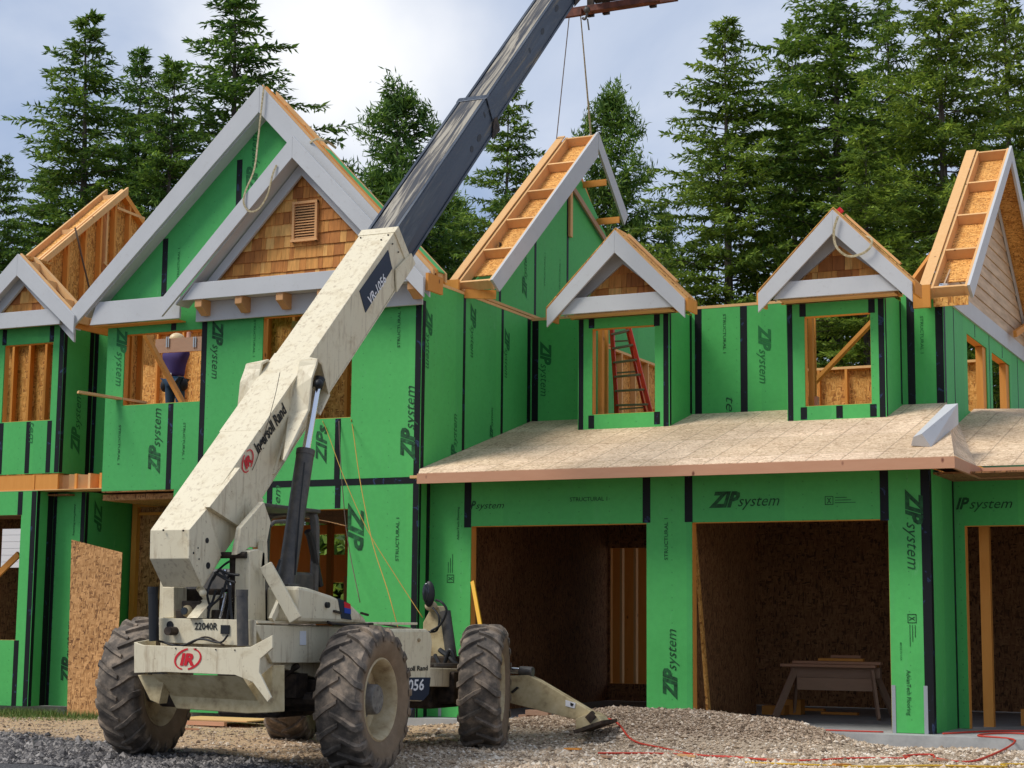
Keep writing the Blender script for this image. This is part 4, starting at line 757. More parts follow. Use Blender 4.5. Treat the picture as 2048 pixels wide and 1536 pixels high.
# ---------------------------------------------------------------- telehandler
T = thing('telescopic_handler', 'worn cream telescopic handler with its boom raised toward the house', 'telehandler', (-9.72, 16, 0))
U, NB = (.718, .696), (-.696, .718); OB = (13.15, 2.12)
def bp(s, t): return (OB[0]+U[0]*s+NB[0]*t, OB[1]+U[1]*s+NB[1]*t)
boom = MB().prism(YZ(-9.5, [(382, 1059), (795, 455), (815, 540), (655, 790), (529, 990), (446, 1111), (407, 1174), (381, 1117)]), 0, -9.95, -9.5).build('boom', PAINT, T, bev=.006)
MB().prism(YZ(-9.46, [(382, 1059), (417, 1017), (446, 1111), (407, 1174), (381, 1117)]), 0, -9.499, -9.475).build('end_plate', PAINT, boom, bev=.003)
for c, r in (((414, 1081), .025), ((416, 1131), .03), ((396, 1096), .008), ((387, 1106), .01), ((398, 1118), .008)):
    p = onX(*c, -9.474); MB().lathe_x([(0, .001), (0, r), (.004, r), (.004, .001)], p, 16).build('plate_hole', BLACK, boom)
MB().prism(YZ(-9.44, [(419, 1014), (480, 935), (528, 1000), (483, 1056)]), 0, -9.499, -9.44).build('gusset', PAINT, boom, bev=.003)
for px, py in ((324, 1059), (364, 1060)): p = onY(px, py+1, 13.1); MB().ball((p[0], p[1]+.02, p[2]), .010).build('bolt', DARK, boom)
for px, py in ((344, 1160), (371, 1160)): p = onY(px, py, 13.36); MB().tube([(p[0], p[1]-.03, p[2]), (p[0], p[1]+.1, p[2]+.1)], .025, 12).build('plate_hole', BLACK, boom)
# pivot ear right of the boom
MB().prism(YZ(-9.28, [(483, 1055), (528, 1003), (542, 1044), (534, 1086), (515, 1095), (500, 1094), (487, 1104), (473, 1110)]), 0, -9.34, -9.28).build('pivot_ear', PAINT, boom, bev=.006)
MB().prism([(a, b) for a, b in YZ(-9.28, [(483, 1055), (528, 1003), (542, 1044), (534, 1086), (473, 1110)])], 0, -10.14, -10.08).build('pivot_ear', PAINT, boom, bev=.006)
p = onX(487, 1110, -9.26); MB().tube([(p[0]+.03, p[1], p[2]), (-10.2, p[1], p[2])], .03, 14).build('pivot_pin', DARK, boom, smooth=True)
# cylinder saddle over the boom
sp = YZ(-9.3, [(596, 716), (636, 722), (655, 790), (600, 880), (556, 950), (549, 930), (592, 742)])
for mir in (0, 1):
    fx_ = (lambda p: (-19.45-p[0], p[1], p[2])) if mir else (lambda p: tuple(p))
    inn = [fx_(onX(a, b, -9.502)) for a, b in ((600, 722), (598, 735), (588, 780), (578, 830), (563, 920))]
    out_ = [fx_(onX(a, b, -9.30)) for a, b in ((636, 720), (634, 729), (625, 756), (619, 819), (568, 922))]
    fr = [fx_(onX(a, b, -9.30)) for a, b in ((636, 720), (645, 728), (659, 790), (640, 830))]; fi = [fx_(onX(a, b, -9.502)) for a, b in ((600, 722), (612, 715), (632, 770), (612, 815))]
    o = MB().poly(inn+out_, [(i, i+1, i+6, i+5) for i in range(4)]).poly(fr+fi, [(i, i+1, i+5, i+4) for i in range(3)]).build('cylinder_saddle', PAINT, boom)
    so_ = o.modifiers.new('thick', 'SOLIDIFY'); so_.thickness = .03; so_.offset = 0; bv = o.modifiers.new('bevel', 'BEVEL'); bv.width = .006; bv.segments = 2
MB().prism([bp(1.45, -.02), bp(2.75, -.02), bp(2.75, .012), bp(1.45, .012)], 0, -9.96, -9.49).build('wear_plate', PAINT, boom, bev=.004)
MB().tube(spl([onX(560, 745, -9.49), onX(548, 800, -9.49), onX(520, 900, -9.49), (onX(505, 940, -9.49))]), .003, 6).build('wiring', DARK, boom)
MB().bar((-9.49, *bp(2.4, -.08)), (-9.49, *bp(1.35, -.46)), .012, .03, (1, 0, 0)).build('stiffener', PAINT, boom)
# mouth ring of the outer boom
MB().prism([bp(4.98, .012), bp(5.10, .012), bp(5.10, -.512), bp(4.98, -.512)], 0, -9.963, -9.487).build('boom_collar', PAINT, boom, bev=.005)
MB().prism([bp(4.7, -.30), bp(5.12, -.36), bp(5.12, -.50), bp(4.55, -.50)], 0, -9.487, -9.47).build('boom_collar', PAINT, boom)
for s, t in ((4.85, -.06), (4.9, -.2), (4.7, -.4)): p = bp(s, t); MB().ball((-9.486, p[0], p[1]), .010).build('bolt', DARK, boom)
for s, x in ((4.93, -9.55), (4.93, -9.9), (4.84, -9.6)): p = bp(s, .012); MB().ball((x, p[0], p[1]), .010).build('bolt', DARK, boom)
def sect(s0, s1, t0, t1, x0, x1):
    o = MB().prism([bp(s0, t0), bp(s1, t0), bp(s1, t1), bp(s0, t1)], 0, x0, x1).build('boom_section', STEEL, T, bev=.012)
    MB().prism([bp(s0, t1), bp(s1, t1), bp(s1, t1+.004), bp(s0, t1+.004)], 0, x0+.05, x1-.05).build('boom_top_plate', STEELT, o)
    MB().prism([bp(s0, t1+.003), bp(s1, t1+.003), bp(s1, t1+.014), bp(s0, t1+.014)], 0, x0, x0+.035).prism([bp(s0, t1+.003), bp(s1, t1+.003), bp(s1, t1+.014), bp(s0, t1+.014)], 0, x1-.035, x1).build('boom_edge', STEEL, o)
    MB().prism([bp(s0, t0-.002), bp(s1, t0-.002), bp(s1, t0+.03), bp(s0, t0+.03)], 0, x1-.002, x1+.012).build('boom_edge', STEEL, o)
    return o
s2 = sect(4.95, 8.22, -.455, -.035, -9.925, -9.525); s3 = sect(8.1, 11.9, -.42, -.075, -9.89, -9.56); s4 = sect(11.7, 14.6, -.385, -.115, -9.86, -9.59)
for pr, s, a, b, x0, x1 in ((s2, 8.16, -.47, -.02, -9.94, -9.51), (s3, 11.82, -.435, -.06, -9.905, -9.545)):
    MB().prism([bp(s-.10, a), bp(s, a), bp(s+.06, b), bp(s-.04, b)], 0, x0, x1).build('boom_collar', STEEL, pr, bev=.006)
    MB().prism([bp(s-.28, a-.005), bp(s+.0, a-.03), bp(s+.05, a+.14), bp(s-.06, a+.16)], 0, x1, x1+.012).build('boom_collar', DARK, pr)
def hole(pr, s, t, x, l=.12, r=.038):
    a = [bp(s+l/2*math.cos(k)*.9, t+r*math.sin(k)) for k in np.linspace(0, 2*PI, 14, endpoint=False)]
    MB().prism(a, 0, x-.004, x+.002).build('slot', BLACK, pr)
for s, t, l in ((7.95, -.16, .05), (7.62, -.30, .16), (7.35, -.30, .11)): hole(s2, s, t, -9.525, l)
for s, t, l in ((9.8, -.22, .07), (10.35, -.22, .15), (11.0, -.2, .17), (11.5, -.18, .05)): hole(s3, s, t, -9.56, l)
# lift cylinder
cb, cm, ct = onX(570, 1178, -9.33), onX(611, 905, -9.33), onX(634, 775, -9.33)
cy = MB().tube([cb, cm], .088, 20).tube([np.array(cm)-(np.array(cm)-np.array(cb))*.02, np.array(cm)+(np.array(cm)-np.array(cb))*.02], .093, 20).build('lift_cylinder', GREY, T, smooth=True)
MB().tube([cm, ct], .040, 16).build('cylinder_rod', CHROME, cy, smooth=True); MB().tube([ct, onX(640, 757, -9.33)], .055, 12).ball(onX(637, 768, -9.27), .05).build('rod_eye', BLACK, cy, smooth=True)
MB().box(-9.43, -9.23, cb[1]-.1, cb[1]+.1, cb[2]-.08, cb[2]+.05).build('cylinder_foot', GREY, cy, bev=.01)
MB().tube([onX(590, 1150, -9.24), onX(600, 1010, -9.235), onX(609, 925, -9.24)], .008, 6).build('cylinder_pipe', BLACK, cy)
# decals on the boom
EX, EY = Vector((0, U[0], U[1])), Vector((0, NB[0], NB[1]))
mb = MB(); text(mb, 'Ingersoll Rand', Vector(onX(517, 908, -9.494)), EX, EY, .66, .12, .035); mb.build('lettering', LBLK, boom, fixn=False)
def ir(o, ex, ey, sc, parent):
    o, ex, ey = Vector(o), Vector(ex), Vector(ey); nr = ex.cross(ey).normalized(); mb = MB(); o = o+nr*.004; n = 28; V = []; Fz = []
    for k in range(n+1):
        t = 2*PI*k/n; tk = .05+.05*(.5+.5*math.cos(t*2+.5)); V += [o+ex*(sc*(.62)*math.cos(t)+sc*.12*math.sin(t))+ey*sc*.42*math.sin(t), o+ex*(sc*(.62-tk)*math.cos(t)+sc*.12*math.sin(t))+ey*sc*(.42-tk)*math.sin(t)]
    gap = (6, 7, 20, 21)
    for k in range(n):
        if k not in gap: Fz.append((2*k, 2*k+1, 2*k+3, 2*k+2))
    mb.poly(V, Fz); text(mb, 'IR', o-ex*sc*.36-ey*sc*.22+nr*.001, ex, ey, sc*.66, sc*.44, .05, .2); mb.build('emblem', LRED, parent, fixn=False)
ir(onX(495, 922, -9.494), EX, EY, .20, boom)
pl = MB().prism(YZ(-9.49, [(720, 582), (777, 500), (785, 537), (732, 625)]), 0, -9.499, -9.492).build('name_plate', NAVY, boom)
mb = MB(); text(mb, 'VR-1056', Vector(onX(741, 610, -9.488)), EX, EY, .47, .10, .02, .1); mb.build('lettering', LWHT, boom, fixn=False)
# chassis and rear bumper
ch = MB().prism([(13.42, 1.30), (16.5, 1.27), (16.6, .86), (18.3, .80), (18.3, .60), (15.0, .72), (13.9, .92), (13.42, .92)], 0, -10.0, -9.06).build('chassis', PAINT, T, bev=.01)
MB().box(-10.04, -9.0, 13.5, 16.5, 1.30, 1.325).build('deck_flange', PAINT, ch, bev=.004)
MB().prism(XZ(13.42, [(319, 1352), (471, 1356), (495, 1372), (545, 1330), (545, 1425), (495, 1427), (352, 1417)]), 1, 13.42, 13.62).build('counterweight', MUD, ch, bev=.008)
MB().prism(YZ(-9.02, [(545, 1296), (548, 1415), (536, 1426), (500, 1426), (500, 1300)]), 0, -9.1, -9.02).build('side_plate', PAINT, ch, bev=.006)
bpz = XZ(13.2, [(268, 1284), (285, 1290), (440, 1296), (500, 1294), (545, 1270), (545, 1296), (520, 1318), (518, 1345), (542, 1395), (535, 1404), (505, 1364), (470, 1350), (330, 1344), (268, 1346)])
bu = MB().prism(bpz, 1, 13.2, 13.225).build('bumper', PAINT, T, bev=.004)
q = XZ(13.2, [(268, 1284), (268, 1346)])
MB().prism([(13.226, q[0][1]), (13.5, q[0][1]+.03), (13.5, q[1][1]+.05), (13.226, q[1][1])], 0, q[0][0], q[0][0]+.02).build('bumper_side', PAINT, bu)
q = XZ(13.2, [(300, 1348), (480, 1352), (480, 1395), (340, 1385)]); MB().poly([(q[0][0], 13.226, q[0][1]), (q[1][0], 13.226, q[1][1]), (q[1][0]+.05, 13.44, .60), (q[0][0]+.12, 13.44, .62)], [(0, 1, 2, 3)]).build('bumper_underside', MUD, bu)
q = XZ(13.3, [(275, 1350), (300, 1400), (318, 1408), (330, 1350)]); MB().prism(q, 1, 13.3, 13.42).build('tow_bracket', MUD, bu, bev=.005)
ir(onY(376, 1318, 13.2), (1, 0, 0), (0, 0, 1), .235, bu)
cpz = XZ(13.34, [(318, 1236), (508, 1240), (508, 1292), (318, 1285)]); cp = MB().prism(cpz, 1, 13.34, 13.38).build('cross_plate', PAINT, T, bev=.004)
mb = MB(); text(mb, '22040R', Vector(onY(389, 1259, 13.335)), Vector((1, 0, 0)), Vector((0, 0, 1)), .25, .062, .02); mb.build('lettering', LBLK, cp, fixn=False)
c = onY(350, 1262, 13.335); MB().tube([(c[0], 13.37, c[2]), (c[0], 13.22, c[2])], .038, 16).build('pipe_stub', DARK, cp, smooth=True)
c = onY(338, 1250, 13.32); MB().tube([(c[0], 13.34, c[2]), (c[0], 13.33, c[2])], .036, 16).build('plate_hole', BLACK, cp)
MB().box(*(lambda a, b: (a[0], b[0], 13.325, 13.34, b[2], a[2]))(onY(442, 1250, 13.33), onY(458, 1268, 13.33))).build('plate_hole', BLACK, cp)
for (a, b), r in ((((306, 1180), (308, 1282)), .045), (((484, 1186), (486, 1292)), .052)):
    p, q = onY(*a, 13.25), onY(*b, 13.25); MB().tube([p, q], r, 16).tube([p+np.array([0, 0, .03]), p-np.array([0, 0, .03])], r*1.06, 16).build('rubber_buffer', BLACK if r < .05 else GREY, T, smooth=True)
c = onY(375, 1222, 13.45); MB().ball(c, .055, 14, 10).build('work_lamp', RIM, T, smooth='all'); MB().tube([(c[0], c[1]-.03, c[2]), (c[0], c[1]-.056, c[2])], .035, 14).build('lamp_glass', GLASS, T, smooth=True)
# pivot tower: uprights and braces
for x0, x1 in ((-9.36, -9.20), (-10.2, -10.10)): MB().prism(YZ(-9.2, [(500, 1102), (516, 1098), (530, 1105), (532, 1245), (497, 1245)]), 0, x0, x1).build('tower_post', PAINT, T, bev=.008)
q = XZ(13.55, [(325, 1174), (348, 1174), (348, 1236), (325, 1236)]); MB().prism(q, 1, 13.55, 13.75).build('tower_post', PAINT, T, bev=.006)
MB().bar(onX(531, 1130, -9.12), onX(592, 1240, -8.84), .06, .12).build('tower_brace', PAINT, T, bev=.008)
MB().bar(onX(560, 1200, -9.0), onX(543, 1240, -9.0), .035, .06).build('tower_brace', PAINT, T)
MB().prism(YZ(-9.22, [(524, 1080), (531, 1084), (533, 1150), (524, 1158), (518, 1140)]), 0, -9.26, -9.2).build('pivot_link', PAINT, T, bev=.004)
MB().tube([onX(398, 1174, -9.62), onX(432, 1222, -9.55)], .035, 8).ball(onX(406, 1186, -9.52), .035).build('tilt_link', PAINT, T, smooth=True)
MB().prism(YZ(-9.5, [(395, 1236), (425, 1200), (440, 1190), (436, 1236)]), 0, -9.62, -9.5).build('bracket', PAINT, T)
for i, (pts, r, m) in enumerate(((((432, 1180), (424, 1205), (412, 1220), (410, 1236)), .012, BLACK), (((446, 1175), (440, 1195), (420, 1215), (416, 1236)), .012, BLACK), (((425, 1160), (440, 1140), (455, 1165), (460, 1200), (455, 1236), (452, 1270)), .012, BLACK), (((430, 1145), (455, 1160), (470, 1165)), .014, BLACK), (((438, 1140), (460, 1148), (478, 1150)), .012, BLACK), (((452, 1185), (446, 1215), (440, 1237)), .012, CHROME), (((461, 1170), (460, 1200), (464, 1240), (470, 1290)), .013, BLACK), (((318, 1282), (360, 1292), (400, 1278), (440, 1285), (456, 1270)), .010, BLACK), (((330, 1286), (372, 1290), (410, 1274), (448, 1290)), .008, DARK))):
    MB().tube(spl([onY(a, b, 13.44 if i < 7 else 13.30) for a, b in pts], 6), r, 8).build('hydraulic_hose', m, T, smooth=True)
MB().tube([onX(470, 1110, -9.42), onX(470, 1195, -9.42)], .05, 12).build('swing_cylinder', DARK, T, smooth=True); MB().tube([onX(484, 1128, -9.36), onX(484, 1180, -9.36)], .022, 10).build('swing_rod', CHROME, T, smooth=True)
for ax, cols in ((462, 7), (506, 0)):
    pass
def coil(a, b, r, turns):
    a, b = np.array(a), np.array(b); d = b-a; pts = []
    for k in range(turns*10+1):
        t = k/(turns*10); an = 2*PI*turns*t; pts.append(a+d*t+np.array([math.cos(an)*r, math.sin(an)*r, 0]))
    return pts
for a, b in (((470, 1185), (468, 1236)), ((540, 1195), (530, 1238)), ((600, 1180), (590, 1225))):
    MB().tube(coil(onX(*a, -9.42), onX(*b, -9.42), .055, 9), .006, 5).build('spiral_hose_guard', DARK, T)
MB().box(-10.25, -9.3, 13.9, 14.4, 1.325, 1.62).build('valve_block', DARK, T, bev=.02)
# engine hood on the right flank
hp = YZ(-8.86, [(598, 1172), (620, 1176), (668, 1192), (705, 1210), (728, 1232), (738, 1247), (597, 1243)])
hd = MB().prism(hp, 0, -9.22, -8.86).build('engine_hood', PAINT, T, bev=.035)
MB().prism(YZ(-8.855, [(676, 1196), (697, 1206), (703, 1240), (683, 1237)]), 0, -8.859, -8.853).build('stripe_decal', NAVY, hd)
MB().prism(YZ(-8.85, [(688, 1203), (701, 1208), (702, 1218), (689, 1215)]), 0, -8.852, -8.850).build('stripe_decal', LRED, hd); MB().prism(YZ(-8.85, [(689, 1215), (702, 1218), (702, 1228), (689, 1226)]), 0, -8.852, -8.850).build('stripe_decal', BLUED, hd)
c = onX(654, 1210, -8.85); MB().tube([(c[0]-.02, c[1], c[2]), (c[0]+.02, c[1], c[2])], .028, 12).build('hood_latch', BLACK, hd, smooth=True)
for a, b in (((668, 1222), (682, 1226)), ((722, 1226), (736, 1230))): MB().bar(onX(*a, -8.845), onX(*b, -8.845), .02, .02).build('hood_latch', DARK, hd)
MB().tube(spl([onX(655, 1244, -8.84), onX(670, 1248, -8.82), onX(710, 1250, -8.82), onX(745, 1248, -8.84)]), .014, 8).build('grab_rail', DARK, hd)
# side body below the hood, and tank box
MB().prism(YZ(-8.98, [(508, 1250), (745, 1256), (745, 1324), (640, 1326), (545, 1326)]), 0, -9.062, -8.98).build('side_body', PAINT, T, bev=.008)
tk = MB().prism(YZ(-8.78, [(770, 1258), (855, 1258), (863, 1266), (866, 1285), (858, 1390), (846, 1403), (770, 1400)]), 0, -9.3, -8.78).build('fuel_tank', PAINT, T, bev=.03)
MB().prism(YZ(-8.775, [(780, 1355), (861, 1355), (857, 1388), (846, 1401), (780, 1398)]), 0, -8.779, -8.772).build('black_band', NAVY, tk)
mb = MB(); text(mb, '1056', Vector(onX(808, 1382, -8.768)), Vector((0, 1, 0)), Vector((0, 0, 1)), .42, .11, .02, .1); mb.build('lettering', LWHT, tk, fixn=False)
mb = MB(); text(mb, 'Ingersoll Rand', Vector(onX(793, 1343, -8.775)), Vector((0, 1, 0)), Vector((0, 0, 1)), .66, .05, .02); mb.build('lettering', LBLK, tk, fixn=False)
c = onX(838, 1280, -8.77); MB().ball(c, .02).build('bolt', RIM, tk)
# cab behind the boom (left side) with roll bars
cab = MB().box(-10.95, -10.3, 15.1, 16.6, 1.3, 1.85).build('cab', GREY, T, bev=.03)
for y in (15.15, 16.55): MB().tube(spl([(-10.32, y, 1.3), (-10.32, y, 2.35), (-10.45, y, 2.5), (-10.85, y, 2.5), (-10.95, y, 2.35), (-10.95, y, 1.3)], 5), .05, 8).build('cab_bar', GREY, cab, smooth=True)
MB().box(-11.0, -10.28, 15.1, 16.6, 2.5, 2.54).build('cab_roof', GREY, cab, bev=.01)
MB().tube([onX(540, 1052, -10.0), onX(548, 1044, -10.0), onX(575, 1042, -10.0)], .02, 8).build('cab_edge', GREY, cab)
MB().tube(spl([onX(615, 1062, -10.3), onX(622, 1082, -10.3), onX(640, 1172, -10.3)]), .04, 8).build('cab_bar', BLACK, cab, smooth=True)
# axles, front frame, stabilisers
MB().box(-10.8, -8.9, 14.5, 14.85, .48, .78).box(-10.0, -9.3, 14.35, 15.0, .42, .86).build('axle', DARK, T, bev=.03); MB().box(-10.9, -9.0, 17.35, 17.75, .45, .80).box(-9.9, -9.2, 17.2, 17.9, .40, .88).build('axle', DARK, T, bev=.03)
MB().box(-9.9, -9.55, 14.2, 17.6, .78, .92).build('driveshaft', DARK, T); MB().box(-9.4, -9.02, 14.2, 14.4, .62, .84).tube([(-9.3, 14.3, .6), (-8.9, 14.45, .6)], .07, 10).tube([(-9.35, 14.15, .70), (-9.0, 14.2, .92)], .03, 8).build('steering_cylinder', DARK, T)
MB().box(-9.3, -9.2, 14.3, 14.4, .7, .95).build('hanger', PAINT, T); MB().box(-10.6, -8.9, 18.1, 18.4, .55, .95).build('front_frame', DARK, T, bev=.02)
MB().bar(onX(870, 1330, -9.0), onX(940, 1330, -9.0), .03, .03).build('tie_rod', GREY, T)
stb = MB().prism(XZ(18.2, [(848, 1335), (850, 1245), (868, 1212), (882, 1212), (893, 1250), (905, 1330)]), 1, 18.15, 18.3).build('stabiliser_post', MUD, T, bev=.01)
MB().ball(onY(858, 1188, 18.0), (.075, .04, .15), 14, 10).build('mirror', BLACK, stb, smooth='all'); MB().ball(onY(852, 1185, 17.97), (.05, .02, .11), 14, 10).build('mirror_glass', GLASS, stb, smooth='all')
MB().ball(onY(862, 1212, 18.1), (.08, .06, .06)).build('mirror_bracket', RIM, stb, smooth='all')
MB().tube([onY(890, 1222, 18.05), onY(903, 1315, 18.05)], .065, 14).build('stabiliser_cylinder', GREY, stb, smooth=True)
MB().tube(spl([onY(872, 1200, 18.0), onY(884, 1205, 17.95), onY(893, 1222, 17.95), onY(880, 1250, 17.95), onY(862, 1262, 17.95)]), .014, 8).tube(spl([onY(866, 1215, 18.0), onY(878, 1235, 17.97), onY(872, 1262, 17.97), (onY(840, 1262, 17.97))]), .012, 8).build('hydraulic_hose', BLACK, stb, smooth=True)
MB().tube([onY(755, 1247, 17.2), onY(850, 1262, 18.0)], .012, 8).build('handrail', GREY, T)
MB().tube(spl([onY(870, 1310, 18.0), onY(885, 1335, 17.9), onY(900, 1300, 17.9), onY(912, 1335, 17.9), onY(895, 1350, 18.0)]), .022, 8).tube(spl([onY(880, 1300, 18.0), onY(905, 1320, 17.9), onY(925, 1345, 17.9)]), .03, 8).build('hydraulic_hose', BLACK, stb, smooth=True)
arm = MB().prism(XZ(18.35, [(1000, 1352), (1060, 1350), (1080, 1360), (1188, 1424), (1185, 1442), (1150, 1438), (1000, 1400)]), 1, 18.30, 18.42).build('stabiliser_arm', MUD, T, bev=.008)
MB().prism(XZ(18.3, [(1155, 1437), (1186, 1424), (1200, 1432), (1208, 1442), (1156, 1462)]), 1, 18.24, 18.46).build('stabiliser_foot', MUD, arm, bev=.005)
MB().prism(XZ(18.25, [(1153, 1460), (1210, 1440), (1210, 1447), (1156, 1466)]), 1, 18.15, 18.6).build('foot_pad', DARK, arm)
MB().bar(onY(1178, 1428, 18.25), onY(1188, 1440, 18.25), .1, .06, (0, 1, 0)).build('foot_link', DARK, arm)
MB().bar(onY(1024, 1385, 18.285), onY(1036, 1375, 18.285), .02, .05, (0, 1, 0)).build('arm_slot', BLACK, arm)
pl_ = MB().prism(XZ(18.28, [(1130, 1400), (1150, 1406), (1148, 1417), (1130, 1412)]), 1, 18.292, 18.298).build('warning_label', LWHT, arm)
MB().prism(XZ(18.28, [(1140, 1405), (1147, 1408), (1144, 1413), (1140, 1411)]), 1, 18.288, 18.291).build('label_mark', LBLK, arm)
MB().tube([onY(985, 1338, 18.35), onY(1045, 1341, 18.35)], .035, 12).build('stabiliser_rod', CHROME, arm, smooth=True); MB().tube([onY(1040, 1342, 18.35), onY(1066, 1344, 18.35)], .06, 10).build('rod_end', GREY, arm, bev=.01)
# fork carriage at the boom tip
cg = MB().box(-10.45, -8.69, 23.45, 23.6, 10.40, 10.50).box(-10.45, -8.69, 23.45, 23.6, 11.1, 11.2).box(-10.45, -10.37, 23.45, 23.6, 10.5, 11.1).box(-8.78, -8.69, 23.45, 23.6, 10.5, 11.1).build('fork_carriage', CARR, T, bev=.006)
for x in (-9.85, -9.1, -10.1): MB().box(x-.05, x+.05, 23.6, 23.66, 10.38, 11.2).build('fork', DARK, cg)
MB().box(-10.45, -10.15, 23.38, 23.45, 10.34, 10.44).box(-8.9, -8.69, 23.4, 23.45, 10.35, 10.47).build('carriage_shoe', CARR, cg)
MB().tube(spl([onY(1172, 12, 23.4), onY(1174, 28, 23.4), onY(1170, 38, 23.4), onY(1165, 36, 23.4)]), .02, 8).tube([onY(1175, 38, 23.4), onY(1178, 60, 23.4)], .012, 6).ball(onY(1174, 20, 23.4), .05).build('hook', GREY, cg, smooth=True)
MB().prism([(22.9, 11.6), (23.45, 11.2), (23.45, 10.5), (22.6, 11.1)], 0, -9.95, -9.5).build('boom_head', DARK, cg)
# wheels
def make_wheel():
    R0, W = .655, .21
    prof = [(-.13, .36), (-.17, .38), (-.20, .44), (-.225, .52), (-.222, .59), (-.20, .635), (-.14, R0), (0, R0+.008), (.14, R0), (.20, .635), (.222, .59), (.225, .52), (.20, .44), (.17, .38), (.13, .36)]
    mb = MB().lathe_x(prof, (0, 0, 0), 64, closed=True); NL = 20
    rr = random.Random(5)
    for sg in (-1, 1):
        for i in range(NL):
            a0 = 2*PI*(i+(.5 if sg > 0 else 0))/NL; vs = []; K = 8
            path = [(-.035, 0, R0), (.02, .045, R0), (.07, .085, R0), (.12, .135, R0), (.165, .19, R0-.005), (.20, .225, R0-.025), (.232, .24, R0-.06), (.236, .245, R0-.11)]
            h = [.034, .036, .036, .036, .036, .034, .022, .002]; hw = [.030, .036, .040, .043, .046, .052, .058, .058]
            for (x, da, r), hh, ww in zip(path, h, hw):
                for w_, q in ((-ww*.5-.012, -.01), (ww*.5+.012, -.01), (ww*.5, hh), (-ww*.5, hh)):
                    an = a0+da+w_/R0; rad = r+q if x < .21 else r+q*.3; xx = x+(q if x > .21 else 0)*.4
                    vs.append((sg*xx, rad*math.cos(an), rad*math.sin(an)))
            fs_ = [[j*4+k, j*4+(k+1) % 4, (j+1)*4+(k+1) % 4, (j+1)*4+k] for j in range(K-1) for k in range(4)]+[[0, 1, 2, 3], [(K-1)*4+k for k in range(4)]]
            mb.poly(vs, fs_)
    wh = mb.build('wheel', RUB, None, smooth=True)
    rim = MB().lathe_x([(.175, .39), (.185, .375), (.165, .352), (.12, .34), (.08, .33), (-.02, .325), (-.03, .27), (-.035, .20), (-.035, .05), (-.06, .05), (-.06, .30), (-.12, .34), (-.175, .375), (-.18, .39), (-.15, .385), (.15, .385)], (0, 0, 0), 48).build('rim', RIM, wh, smooth=True)
    hub = MB().lathe_x([(-.04, .19), (.0, .185), (.0, .145), (.13, .14), (.145, .13), (.145, .001)], (0, 0, 0), 32).lathe_x([(-.06, .001), (-.2, .001), (-.2, .14), (-.06, .16)], (0, 0, 0), 24)
    for k in range(8): t = 2*PI*k/8; hub.tube([(.0, .165*math.cos(t), .165*math.sin(t)), (.02, .165*math.cos(t), .165*math.sin(t))], .012, 6)
    for k in range(5): t = 2*PI*k/5+.3; hub.tube([(.145, .09*math.cos(t), .09*math.sin(t)), (.150, .09*math.cos(t), .09*math.sin(t))], .011, 8)
    hub.build('hub', HUB, wh, smooth=True)
    return wh
W0 = make_wheel(); kids = list(W0.children)
def put(o, loc, rz_, flip=False):
    o.parent = T; o.matrix_parent_inverse = WORLD[T.name].inverted(); o.location = loc; o.rotation_euler = (random.random()*0, 0, rz_+(PI if flip else 0))
put(W0, (-8.56, 14.66, .605), math.radians(6))
for loc, a, fl in (((-11.10, 14.70, .665), 9, True), ((-8.80, 17.70, .625), 20, False), ((-11.05, 17.35, .655), 20, True)):
    o = W0.copy(); COL.objects.link(o); put(o, loc, math.radians(a), fl)
    for k in kids: c = k.copy(); COL.objects.link(c); c.parent = o
# ---------------------------------------------------------------- loose things about the site
def board(name, p, q, wd, ht, m, label, cat, up_=(0, 0, 1), group=None):
    return tag(MB().bar(p, q, wd, ht, up_).build(name, m, bev=.002), label, cat, group)
tp = [onY(138, 1084, 20.0), onY(246, 1108, 20.0)]; bt = [onZ(152, 1426, .0), onZ(262, 1436, .0)]
tl, tr = Vector((-16.52, 20.02, 2.45)), Vector((-15.62, 20.02, 2.26)); bl, br = Vector((-16.22, 19.72, 0.0)), Vector((-15.36, 19.66, 0.0))
nrm = (tr-tl).cross(bl-tl).normalized()*.012
tag(MB().poly([tl, tr, br, bl, tl+nrm, tr+nrm, br+nrm, bl+nrm], [(0, 1, 2, 3), (7, 6, 5, 4), (0, 4, 5, 1), (1, 5, 6, 2), (2, 6, 7, 3), (3, 7, 4, 0)]).build('strand_board_sheet', OSBD), 'tall sheet of strand board leaning against the green wall behind the left wheel', 'board sheet')
tag(MB().box(-.6, .6, -.35, .35, 0, .014).build('strand_board_sheet', PALE), 'offcut of strand board lying on the dirt behind the rear bumper', 'board sheet').location = (-13.35, 19.3, .07)
tag(MB().box(-.5, .5, -.03, .03, 0, .05).build('board', FASC), 'short board lying in front of the strand board offcut on the dirt', 'board').location = (-13.5, 18.85, .02)
board('board', onY(156, 784, 19.3), onY(292, 806, 20.1), .09, .035, PALE, 'loose board poking out of the upper left window', 'board')
board('yellow_level', onY(945, 1163, 19.7), onY(975, 1330, 19.2), .05, .025, YEL, 'yellow level standing up behind the far right wheel', 'level', (0, 1, 0))
tag(MB().prism([(20.9, .16), (21.0, .16), (20.45, 2.56), (20.4, 2.56)], 0, -7.36, -7.33).build('strand_board_strip', OSB), 'strip of strand board leaning on the jamb between the garage bays', 'board sheet')
